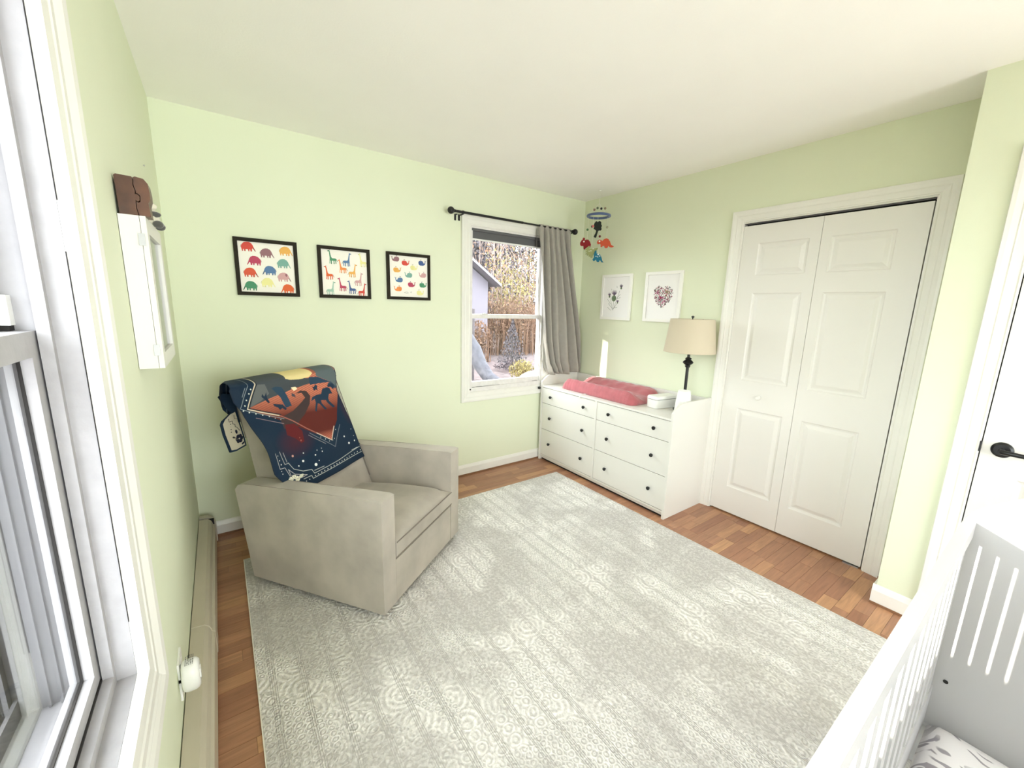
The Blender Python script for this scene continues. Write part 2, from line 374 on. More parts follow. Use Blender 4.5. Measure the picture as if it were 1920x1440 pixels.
# ---------------- window_1: double-hung window in the back wall
def window_back():
    x0, x1, z0, z1 = BW; fn = lambda u, v, d: (u, -d, v)
    bm = bmesh.new(); moulding(bm, [(x0, z0), (x0, z1), (x1, z1), (x1, z0)][::-1], True, casing_prof(.082, .02), lambda u, v, d: (u, -d, v))
    w = struct('window_1', bm, M_trim)
    obj('jamb', boxes(*ring_frame(x0-.001, x1+.001, z0-.001, z1+.001, .013, .013, .019, .013, lambda a, b, c, d: (a, b, .0002, TB+.004, c, d))), M_worn, w)
    obj('stop_bead', boxes(*ring_frame(x0+.0121, x1-.0121, z0+.0181, z1-.0121, .012, .012, .018, .012, lambda a, b, c, d: (a, b, .0004, .0125, c, d))), M_worn, w)
    a, b = x0+.012, x1-.012
    # lower sash (inner) and upper sash (outer)
    for nme, y, za, zb, rb, rt in (('lower_sash', .014, z0+.02, 1.388, .062, .034), ('upper_sash', .052, 1.352, z1-.012, .036, .045)):
        s = obj(nme, boxes(*ring_frame(a+.0003, b-.0003, za, zb, .022, .022, rb, rt, lambda p, q, c, d: (p, q, y, y+.032, c, d))), M_worn, w)
        obj('glass_pane', boxes((a+.02, b-.02, y+.014, y+.017, za+rb-.003, zb-rt+.003)), M_glass, s)
        if 0: obj('glazing_putty', boxes((a+.022, a+.026, y+.004, y+.030, za+rb, zb-rt), (b-.026, b-.022, y+.004, y+.030, za+rb, zb-rt)), M_trim, s)
    for xx in (x0+.075, x1-.10):
        l = obj('sash_lift', boxes((xx, xx+.055, .004, .014, z0+.030, z0+.040)), M_steel, w, bevel=.003)
    bm = bmesh.new(); lathe(bm, [(0, 0), (.012, 0), (.012, .006), (.006, .010), (0, .010)], (x0+.16, .03, 1.388), 16); bx(bm, x0+.13, x0+.19, .018, .030, 1.388, 1.393)
    obj('sash_lock', bm, M_steel, w)
    # black seam of peeling paint at the bottom corner
    obj('corner_gap', boxes((x0+.002, x0+.016, -.004, .006, z0+.016, z0+.026), (x0+.03, x0+.31, -.0012, .0, z0+.0375, z0+.0395)), M_dark, w)
window_back()

# ---------------- window_2: twin double-hung window in the left wall
def window_left():
    y0, y1, z0, z1 = LW
    bm = bmesh.new()
    prof = [(0, 0), (0, .019), (.030, .021), (.040, .017), (.048, .021), (.085, .018), (.093, .021), (.105, .019), (.118, .024), (.140, .026), (.146, .020), (.146, 0)]
    moulding(bm, [(y0, z0), (y0, z1), (y1, z1), (y1, z0)][::-1], True, [(o*(1 if True else 1), d) for o, d in prof], lambda u, v, d: (d, u, v))
    w = struct('window_2', bm, M_trim)
    ym = (y0+y1)/2
    obj('jamb', boxes(*ring_frame(y0-.018, y1+.018, z0-.018, z1+.018, .018, .018, .018, .018, lambda a, b, c, d: (-T-.0, -.0004, a, b, c, d))), M_worn_dim, w)
    obj('casing_gap', boxes((.0002, .0012, y1-.0018, y1-.0002, z0+.9, z1-.08), (.0002, .0012, y1-.0018, y1-.0002, z0+.12, z0+.82)), M_dark, w)
    for a, b in ((y0, y1),):
        obj('stop_bead', boxes(*ring_frame(a+.0002, b-.0002, z0+.0002, z1-.0002, .014, .014, .022, .014, lambda p, q, c, d: (-.046, -.030, p, q, c, d))), M_worn_dim, w, bevel=.0025)
        obj('stop_gap', boxes((-.0495, -.046, a+.002, b-.0135, z0+.0, z0+.026)), M_dark, w)
        for nme, x, za, zb, rb, rt in (('lower_sash', -.049, z0+.004, 1.396, .050, .040), ('upper_sash', -.088, 1.357, z1-.002, .042, .05)):
            st = .040
            s = obj(nme, boxes(*ring_frame(a+.002, b-.002, za, zb, st-.002, st-.002, rb, rt, lambda p, q, c, d: (x-.032, x, p, q, c, d))), M_worn_dim, w)
            obj('glass_pane', boxes((x-.019, x-.016, a+st-.003, b-st+.003, za+rb-.003, zb-rt+.003)), M_glass, s)
            obj('putty_line', boxes((x-.022, x-.014, b-st-.0025, b-st+.001, za+rb, zb-rt), (x-.022, x-.014, a+st, b-st, za+rb-.001, za+rb+.0025)), M_dark, s)
        obj('dimming_jamb_liner', boxes((-.1295, -.0885, b-.0022, b-.0004, z0+.002, z1-.002), (-.104, -.100, b-.008, b-.0022, z0+.002, z1-.002), (-.120, -.116, b-.008, b-.0022, z0+.002, z1-.002), (-.1295, -.0885, a+.0004, a+.0022, z0+.002, z1-.002)), M_dim_liner, w)  # liner strips added to darken the jamb where daylight burns it out
        # storm window: deep outer frame with sliding tracks
        obj('storm_frame', boxes(*ring_frame(a-.004, b+.004, z0-.002, z1, .010, .010, .010, .010, lambda p, q, c, d: (-.250, -T-.001, p, q, c, d))), M_alu, w)
        for xx in (-.142, -.160, -.178, -.200, -.226):
            obj('storm_track', boxes((xx-.006, xx, b-.022, b-.0065, z0+.008, z1-.01), (xx-.006, xx, a+.0065, a+.022, z0+.008, z1-.01)), M_alu, w)
        obj('storm_rail', boxes((-.156, -.150, a+.01, b-.01, z0+.01, z0+.045)), M_alu, w); obj('storm_rail', boxes((-.156, -.150, a+.01, b-.01, 1.36, 1.385)), M_alu, w)
    obj('outer_sill', boxes((-.30, -T-.002, y0-.04, y1+.04, z0-.05, z0-.006)), M_worn_dim, w, bevel=.004)
    b = y1
    obj('tilt_latch', boxes((-.084, -.070, b-.020, b-.0005, 1.405, 1.452)), M_plastic, w, bevel=.003)
    obj('latch_gap', boxes((-.084, -.072, b-.020, b-.0005, 1.3965, 1.4045)), M_dark, w)
window_left()

# ---------------- door_1: bifold closet door, two leaves with three raised panels each
def panel_leaf(name, x, ya, yb, z0, z1, thick, rows, parent, m, inset):
    """leaf face at x facing -x; panels are recessed grooves with a raised field"""
    bm = bmesh.new()
    def face_strip(u0, u1, v0, v1):
        q = [bm.verts.new((x, u, v)) for u, v in ((u0, v0), (u1, v0), (u1, v1), (u0, v1))]; bm.faces.new(q)
    us = [ya, ya+inset[0], yb-inset[1], yb]; vs = [z0] + [v for r in rows for v in r] + [z1]
    for i in range(3):
        for j in range(len(vs)-1):
            if i == 1 and j % 2 == 1: continue
            face_strip(us[i], us[i+1], vs[j], vs[j+1])
    # sides, back
    bx(bm, x+.0128, x+thick, ya, yb, z0, z1)
    for e0, e1 in ((ya, ya+.002), (yb-.002, yb)): bx(bm, x+.0002, x+.013, e0, e1, z0, z1)
    bx(bm, x+.0002, x+.013, ya, yb, z0, z0+.002); bx(bm, x+.0002, x+.013, ya, yb, z1-.002, z1)
    leaf = obj(name, bm, m, parent)
    for v0, v1 in rows:
        bm = bmesh.new(); R = []
        for o, d in ((0, 0), (.006, .006), (.016, .0085), (.024, .007), (.040, .001), (.046, .0005)):
            R.append([bm.verts.new((x+d, u, v)) for u, v in ((us[1]+o, v0+o), (us[2]-o, v0+o), (us[2]-o, v1-o), (us[1]+o, v1-o))])
        for A, B in zip(R, R[1:]):
            for k in range(4): bm.faces.new((A[k], A[(k+1) % 4], B[(k+1) % 4], B[k]))
        bm.faces.new(R[-1])
        obj('panel', bm, m, leaf)
    return leaf
ROWS = [(.205, .797), (.995, 1.588), (1.702, 1.908)]
XD = W + .004
def closet():
    bm = bmesh.new(); moulding(bm, [(C0, 0), (C0, CT), (C1, CT), (C1, 0)], False, casing_prof(.074, .018)[::1], lambda u, v, d: (W-d, u, v))
    d = struct('door_1', bm, M_trim)
    obj('door_jamb', boxes((W+.0002, W+.044, C0-.003, C0+.01, 0, CT), (W+.0002, W+.044, C1-.01, C1+.006, 0, CT), (W+.0002, W+.044, C1+.006, C0-.003, CT-.008, CT+.01)), M_trim, d)
    obj('bifold_track', boxes((W+.012, W+.04, C1+.01, C0-.01, CT-.016, CT-.006)), M_alu, d)
    obj('dark_recess', boxes((W+.045, W+.05, C1-.02, C0+.02, -.05, CT+.02)), M_dark, d)
    obj('threshold', boxes((W+.0005, W+.045, C1+.01, C0-.01, -.03, -.0005)), M_oak, d)
    panel_leaf('door_leaf', XD, -1.9535, -1.504, .011, 2.024, .034, ROWS, d, M_door, (.057, .104))
    panel_leaf('door_leaf', XD, -2.412, -1.9555, .011, 2.024, .034, ROWS, d, M_door, (.119, .050))
    bm = bmesh.new(); lathe(bm, [(0, -.030), (.010, -.030), (.0165, -.024), (.0165, -.017), (.008, -.010), (.009, 0), (0, 0)], (XD, -1.742, .895), 24, 'x')
    obj('door_knob', bm, M_door, d, smooth=True)
    obj('floor_bracket', boxes((W-.004, W+.03, -2.405, -2.33, 0, .006)), M_steel, d)
closet()

# ---------------- door_2: room door with a black lever
def entry():
    y0, y1, zt = -3.590, -2.768, 2.055
    bm = bmesh.new(); moulding(bm, [(y1, 0), (y1, zt), (y0, zt), (y0, 0)], False, casing_prof(.080, .018), lambda u, v, d: (W2-d, u, v))
    d = struct('door_2', bm, M_trim)
    obj('door_jamb', boxes((W2-.002, W2+.11, y1, y1+.002, 0, zt), (W2-.002, W2+.11, y0-.002, y0, 0, zt), (W2-.002, W2+.11, y0, y1, zt-.001, zt+.002)), M_trim, d)
    x = W2+.006; mid = (y0+y1)/2
    rows = [(.21, .80), (.99, 1.59), (1.70, 1.91)]
    bm = bmesh.new(); bx(bm, x+.014, x+.036, y0+.003, y1-.003, .012, zt-.004); slab = obj('door_slab', bm, M_door, d)
    panel_leaf('door_face', x, mid, y1-.003, .012, zt-.004, .014, rows, d, M_door, (.055, .115))
    panel_leaf('door_face', x, y0+.003, mid, .012, zt-.004, .014, rows, d, M_door, (.115, .055))
    ky, kz = -2.829, .916
    bm = bmesh.new(); lathe(bm, [(0, -.010), (.024, -.010), (.032, -.004), (.033, 0), (0, 0)], (x, ky, kz), 32, 'x')
    h = obj('handle_rose', bm, M_black, d, smooth=True)
    bm = bmesh.new(); tube(bm, [(x-.008, ky, kz), (x-.030, ky, kz), (x-.045, ky-.004, kz), (x-.050, ky-.020, kz), (x-.050, ky-.070, kz-.002), (x-.049, ky-.118, kz-.004)], [.010, .010, .0105, .010, .0085, .0075], 14)
    obj('handle_lever', bm, M_black, h, smooth=True)
    obj('latch_plate', boxes((W2-.012, W2+.004, y1-.003, y1+.003, kz-.020, kz+.026)), M_black, d, bevel=.002)
entry()

# trim_1: small nail left in the left wall
bm = bmesh.new(); lathe(bm, [(0, .006), (.0035, .005), (.0035, .003), (.0015, .002), (.0015, 0)], (0, -.59, 1.986), 12, 'x')
tag(obj('nail', bm, M_steel), 'tiny metal nail in the bare green wall above the carved wooden box', 'nail')

# ---------------- fill_window: unseen window added in the front wall for fill daylight
def fill_window_front():
    x0, x1, z0, z1 = FW; f = lambda y0, y1: (lambda a, b, c, d: (a, b, y0, y1, c, d))
    w = struct('fill_window', boxes(*ring_frame(x0-.08, x1+.08, z0-.08, z1+.08, .08, .08, .08, .08, f(YB, YB+.018))), M_trim)
    obj('jamb', boxes(*ring_frame(x0, x1, z0, z1, .012, .012, .012, .012, f(YB-T, YB-.001))), M_trim, w)
    for a, b in ((x0+.012, (x0+x1)/2), ((x0+x1)/2, x1-.012)):
        s = obj('sash', boxes(*ring_frame(a, b, z0+.012, z1-.012, .04, .04, .05, .04, f(YB-.07, YB-.04))), M_trim, w)
        obj('glass_pane', boxes((a+.038, b-.038, YB-.057, YB-.053, z0+.06, z1-.05)), M_glass, s)
fill_window_front()

# ================================================================ OBJECTS
# ---------------- rug
def rug():
    bm = bmesh.new(); bx(bm, GX0, GX1, GY1, GY0, 0.0002, .011)
    r = obj('area_rug', bm, M_rug, bevel=.003)
    tag(r, 'large cream and grey distressed area rug with embossed scroll pattern on wood floor', 'rug')
    e = obj('bound_edge', boxes((GX0-.004, GX0, GY1, GY0, .0002, .009), (GX1, GX1+.004, GY1, GY0, .0002, .009), (GX0-.004, GX1+.004, GY0, GY0+.004, .0002, .009)), M_paper, r)
rug()

# ---------------- baseboard heater along the left wall
def heater():
    t = thing('baseboard_heater', 'long beige metal baseboard heater low along left wall', 'heater', (0, -2.2, 0))
    prof = [(.003, .176), (.045, .172), (.058, .160), (.064, .145), (.066, .135), (.075, .128), (.076, .03), (.070, .022), (.070, .012), (.003, .012)]
    for a, b in ((-1.05, -.115), (-4.2, -1.0535)):
        bm = bmesh.new(); prism(bm, prof, lambda d, z, t_: (d, t_, z), a, b); obj('cover', bm, M_beige, t)
    bm = bmesh.new(); prism(bm, [(d*1.03, z*1.01+.001) for d, z in prof], lambda d, z, t_: (d, t_, z), -1.10, -1.00); obj('splice_plate', bm, M_beige, t)
    bm = bmesh.new(); prism(bm, [(.003, .178), (.047, .174), (.066, .16), (.079, .13), (.080, .012), (.003, .012)], lambda d, z, t_: (d, t_, z), -.098, -.060); obj('end_cap', bm, M_beige, t)
    obj('open_slot', boxes((.006, .072, -.115, -.098, .014, .165)), M_dark, t)
    for y in (-.09, -1.07, -2.6): obj('foot_bracket', boxes((.004, .060, y, y+.025, 0, .02)), M_dark, t)
heater()

# ---------------- wall outlet and plug-in night light
def outlet():
    t = thing('wall_outlet', 'white wall outlet plate low on left wall behind the plugged-in night light', 'outlet', (0, -1.47, .30))
    obj('cover_plate', boxes((.0004, .006, -1.512, -1.428, .225, .352)), M_plastic, t, bevel=.003)
    obj('socket', boxes((.006, .008, -1.488, -1.452, .295, .335), (.006, .008, -1.488, -1.452, .240, .280)), M_plastic, t, bevel=.001)
    n = thing('night_light', 'rounded white plug-in night light plugged into the outlet above heater', 'night light', (.008, -1.50, .30))
    pl = [(0.012*0+z, y) for z, y in ell(0, 0, .052, .036, 28)]
    bm = bmesh.new()
    def f(u, v, d): return (d, -1.505+v, .300+u)
    rings = []
    for d, s in ((.009, .80), (.012, .92), (.020, 1), (.040, 1), (.048, .94), (.053, .80)):
        rings.append([bm.verts.new(f(u*s, v*s, d)) for u, v in pl])
    for A, B in zip(rings, rings[1:]):
        for k in range(28): bm.faces.new((A[k], A[(k+1) % 28], B[(k+1) % 28], B[k]))
    bm.faces.new(rings[0][::-1]); bm.faces.new(rings[-1])
    b = obj('housing', bm, M_plastic, n, smooth=True, ang=.9)
    obj('face_bump', boxes((.052, .056, -1.515, -1.495, .285, .315)), M_plastic, b, bevel=.002)
    pol = []
    for r_ in range(5):
        u = .0205 + r_*.0045; v = -.022
        random.seed(r_)
        while v < .020:
            l = random.choice([.003, .005, .008]); pol.append(((.12, .12, .12), [(v, u), (v+l, u), (v+l, u+.0022), (v, u+.0022)])); v += l+.002
    decal('rating_text', [(c, p) for c, p in pol], lambda u, v, t_: (v, -1.505+u*.0+u, .3525+.0) if False else (v, -1.505+u, .3523+t_), b)
    obj('prong', boxes((.0005, .010, -1.512, -1.508, .288, .300), (.0005, .010, -1.500, -1.496, .288, .300)), M_steel, n)
outlet()

# ---------------- white wall cabinet with glass door, hung on the left wall
def cabinet():
    t = thing('wall_cabinet', 'slim white wall cabinet with glass door hung on left wall', 'cabinet', (0, -1.22, 1.25))
    y0, y1, z0, z1 = -1.403, -1.030, 1.252, 1.672
    obj('body', boxes(*ring_frame(y0, y1, z0, z1, .01, .01, .01, .01, lambda a, b, c, d: (.0015, .0445, a, b, c, d)), (.002, .006, y0+.01, y1-.01, z0+.01, z1-.01)), M_lam, t)
    b = .042
    d = obj('door', boxes(*ring_frame(y0, y1, z0, z1, b, b, b, b, lambda p, q, c, d: (.0455, .058, p, q, c, d))), M_lam, t)
    obj('glass_pane', boxes((.0490, .0505, y0+b-.003, y1-b+.003, z0+b-.003, z1-b+.003)), M_glass, d)
    for z in (1.610, 1.305): obj('hinge', boxes((.038, .052, y0-.0025, y0+.001, z-.016, z+.016)), M_steel, t, bevel=.001)
    obj('shelf', boxes((.006, .043, y0+.01, y1-.01, 1.458, 1.464)), M_lam, t)
cabinet()

def puzzle_box():
    t = thing('wooden_puzzle_box', 'dark brown carved wooden puzzle box with jigsaw seam on top of the wall cabinet', 'wooden box', (.04, -1.33, 1.6725))
    # outlines in x (out of the wall) / z, two interlocking blocks
    sc = lambda P: [(.004 + u*.069, 1.6726 + v*.100) for u, v in P]
    left = [(0.03, 0), (.02, .5), (0, .96), (.06, 1.0), (.52, .985), (.54, .90), (.52, .78), (.57, .62), (.55, .56), (.64, .54), (.68, .50), (.67, .40), (.62, .36), (.55, .40), (.54, .2), (.58, 0)]
    right = [(.605, 0), (.56, .2), (.57, .37), (.62, .335), (.69, .37), (.705, .52), (.65, .565), (.59, .58), (.59, .63), (.545, .79), (.56, .90), (.54, .975), (.62, 1.0), (.86, .97), (.97, .86), (1.0, .62), (.99, .45), (.92, .35), (.95, 0)]
    for nme, o, y0 in (('left_block', left, -1.398), ('right_block', right, -1.396)):
        bm = bmesh.new(); prism(bm, sc(o), lambda u, v, d: (u, d, v), y0, -1.335)
        obj(nme, bm, M_wood, t, bevel=.0016, seg=2)
    obj('dark_seam', boxes((.0415, .043, -1.390, -1.34, 1.6728, 1.765)), M_dark, t)
puzzle_box()

def blob(bm, c, r, n=12, m=8, jit=0.):
    rings = []
    c = Vector(c)
    for i in range(m+1):
        ph = pi*i/m
        if i in (0, m): rings.append([bm.verts.new(c + Vector((0, 0, r[2]*math.cos(ph))))]); continue
        rings.append([bm.verts.new(c + Vector((r[0]*math.sin(ph)*math.cos(2*pi*k/n), r[1]*math.sin(ph)*math.sin(2*pi*k/n), r[2]*math.cos(ph)))*(1+jit*random.uniform(-1, 1)) - c*(0)) if not jit else bm.verts.new(c + Vector((r[0]*math.sin(ph)*math.cos(2*pi*k/n), r[1]*math.sin(ph)*math.sin(2*pi*k/n), r[2]*math.cos(ph)))*(1+jit*random.uniform(-1, 1))) for k in range(n)])
    for A, B in zip(rings, rings[1:]):
        for k in range(n):
            q = list(dict.fromkeys([A[k % len(A)], A[(k+1) % n % len(A)], B[(k+1) % n % len(B)], B[k % len(B)]]))
            if len(q) > 2: bm.faces.new(q)
def toy():
    t = thing('stuffed_animal', 'small grey and cream stuffed animal behind carved wooden box on the wall cabinet', 'stuffed toy', (.035, -1.13, 1.6725))
    g = mat('grey_plush', (.085, .085, .075), 1, bump=1, bscale=300, sheen=.5); c = mat('cream_plush', (.72, .68, .54), 1, bump=1, bscale=300, sheen=.5)
    def B(n, cc, r, m_, p=t): bm = bmesh.new(); blob(bm, cc, r, 14, 10, .03); return obj(n, bm, m_, p, smooth=True, ang=3)
    B('belly', (.040, -1.13, 1.706), (.030, .034, .034), c)
    h = B('head', (.036, -1.165, 1.745), (.024, .026, .024), g)
    B('muzzle', (.056, -1.160, 1.738), (.012, .012, .010), c, h)
    for y in (-1.187, -1.143): B('ear', (.034, y, 1.768), (.008, .009, .009), g, h)
    for y in (-1.160, -1.104): B('foot', (.066, y, 1.685), (.014, .011, .012), g)
    B('arm', (.058, -1.152, 1.716), (.018, .009, .009), g)
toy()

# ---------------- armchair (local frame: x to the seated person's left, y forward, z up)
CH = Vector((.703, -1.293, 0)); CA = math.atan2(.59019, .80726)     # local x axis direction
def swivel_chair():
    t = thing('recliner_armchair', 'wide taupe microsuede glider armchair standing on the rug corner', 'armchair', CH, (0, 0, CA))
    zf = .042
    # base ring on the rug
    bm = bmesh.new(); lathe(bm, [(0, .0115), (.26, .0115), (.26, .030), (.20, .0415), (0, .0415)], (.385, .42, 0), 40); obj('swivel_base', bm, M_black, t, True)
    def arm(xa, xb, name):
        bm = bmesh.new()
        # side outline in local y (0 front .. .865 rear) and z
        out = [(0, zf), (.795, zf+.004), (.818, .20), (.862, .47), (.868, .515), (.845, .542), (.80, .553), (.40, .580), (.02, .603), (0, .598)]
        prism(bm, out, lambda y, z, x: (x, y, z), xa, xb)
        o = obj(name, bm, M_suede, t, True, bevel=.014, seg=3)
        # piping along outer edge
        for xx in ((xa+.004, xb-.004)):
            bm = bmesh.new(); pts = [(xx, .010, zf+.02), (xx, .003, .30), (xx, .004, .585), (xx, .016, .600), (xx, .40, .579), (xx, .80, .5515), (xx, .85, .533)]
            tube(bm, pts, .0024, 6); obj('piping', bm, M_suede2, o, True)
        return o
    arm(0, .098, 'arm'); arm(.672, .772, 'arm')
    # seat deck and back shell between the arms
    obj('seat_deck', boxes((.098, .672, .018, .78, zf, .275)), M_suede, t, True, bevel=.006)
    obj('footrest_panel', boxes((.102, .668, .002, .018, zf, .262)), M_suede, t, True, bevel=.005)
    # seat cushion with a soft crown
    bm = bmesh.new(); nx, ny = 16, 16
    def top(i, j):
        u, v = i/nx, j/ny
        x = .100 + .570*u; y = -.004 + .584*v
        e = min(u, 1-u, .5)*2; f = min(v, 1.0)
        z = .352 + .055*(1-(1-min(1, e*2.4))**2)*(1-(1-min(1, v*5))**2)*1.0 - .040*v**2*1.2
        return (x, y, z)
    Tt = [[bm.verts.new(top(i, j)) for j in range(ny+1)] for i in range(nx+1)]
    Bt = [[bm.verts.new((top(i, j)[0], top(i, j)[1], .277)) for j in range(ny+1)] for i in range(nx+1)]
    for i in range(nx):
        for j in range(ny):
            bm.faces.new((Tt[i][j], Tt[i+1][j], Tt[i+1][j+1], Tt[i][j+1])); bm.faces.new((Bt[i][j], Bt[i][j+1], Bt[i+1][j+1], Bt[i+1][j]))
    for i in range(nx): bm.faces.new((Tt[i][0], Bt[i][0], Bt[i+1][0], Tt[i+1][0])); bm.faces.new((Tt[i][ny], Tt[i+1][ny], Bt[i+1][ny], Bt[i][ny]))
    for j in range(ny): bm.faces.new((Tt[0][j], Tt[0][j+1], Bt[0][j+1], Bt[0][j])); bm.faces.new((Tt[nx][j], Bt[nx][j], Bt[nx][j+1], Tt[nx][j+1]))
    s = obj('seat_cushion', bm, M_suede, t, True, smooth=True, ang=1.0)
    bm = bmesh.new(); tube(bm, [(.102, -.006, .353), (.385, -.007, .354), (.668, -.006, .353)], .0028, 6); obj('piping', bm, M_suede2, s, True)
    bm = bmesh.new(); tube(bm, [(.102, -.005, .279), (.385, -.006, .279), (.668, -.005, .279)], .0024, 6); obj('piping', bm, M_suede2, s, True)
    # reclined back: outline in y,z, slightly puffed
    bm = bmesh.new(); out = []
    yb, zb, yt, zt = .560, .375, .800, 1.020
    prof = [(.545, .300), (yb, zb), (.625, .55), (.690, .72), (.750, .88), (.790, .985), (.812, 1.016), (.850, 1.028), (.905, 1.018), (.945, .985), (.950, .93), (.905, .75), (.865, .56), (.845, .40), (.80, .300)]
    nX = 12; rows = []
    for i in range(nX+1):
        u = i/nX; x = .103 + .562*u; e = min(u, 1-u)*2; k = 1-(1-min(1, e*5))**2
        rows.append([bm.verts.new((x, y + (.02 if j < 6 else -.02)*(1-k)*(0 if j in (0, len(prof)-1) else 1), z - (.012*(1-k) if 5 <= j <= 10 else 0))) for j, (y, z) in enumerate(prof)])
    for A, B in zip(rows, rows[1:]):
        for j in range(len(prof)): bm.faces.new((A[j], A[(j+1) % len(prof)], B[(j+1) % len(prof)], B[j]))
    bm.faces.new(rows[0][::-1]); bm.faces.new(rows[-1])
    o = obj('backrest', bm, M_suede, t, True, smooth=True, ang=.9)
    for xx in (.104, .664):
        bm = bmesh.new(); tube(bm, [(xx, y+(.012 if j < 6 else -.012), z) for j, (y, z) in enumerate(prof[1:12])], .0026, 6); obj('piping', bm, M_suede2, o, True)
swivel_chair()

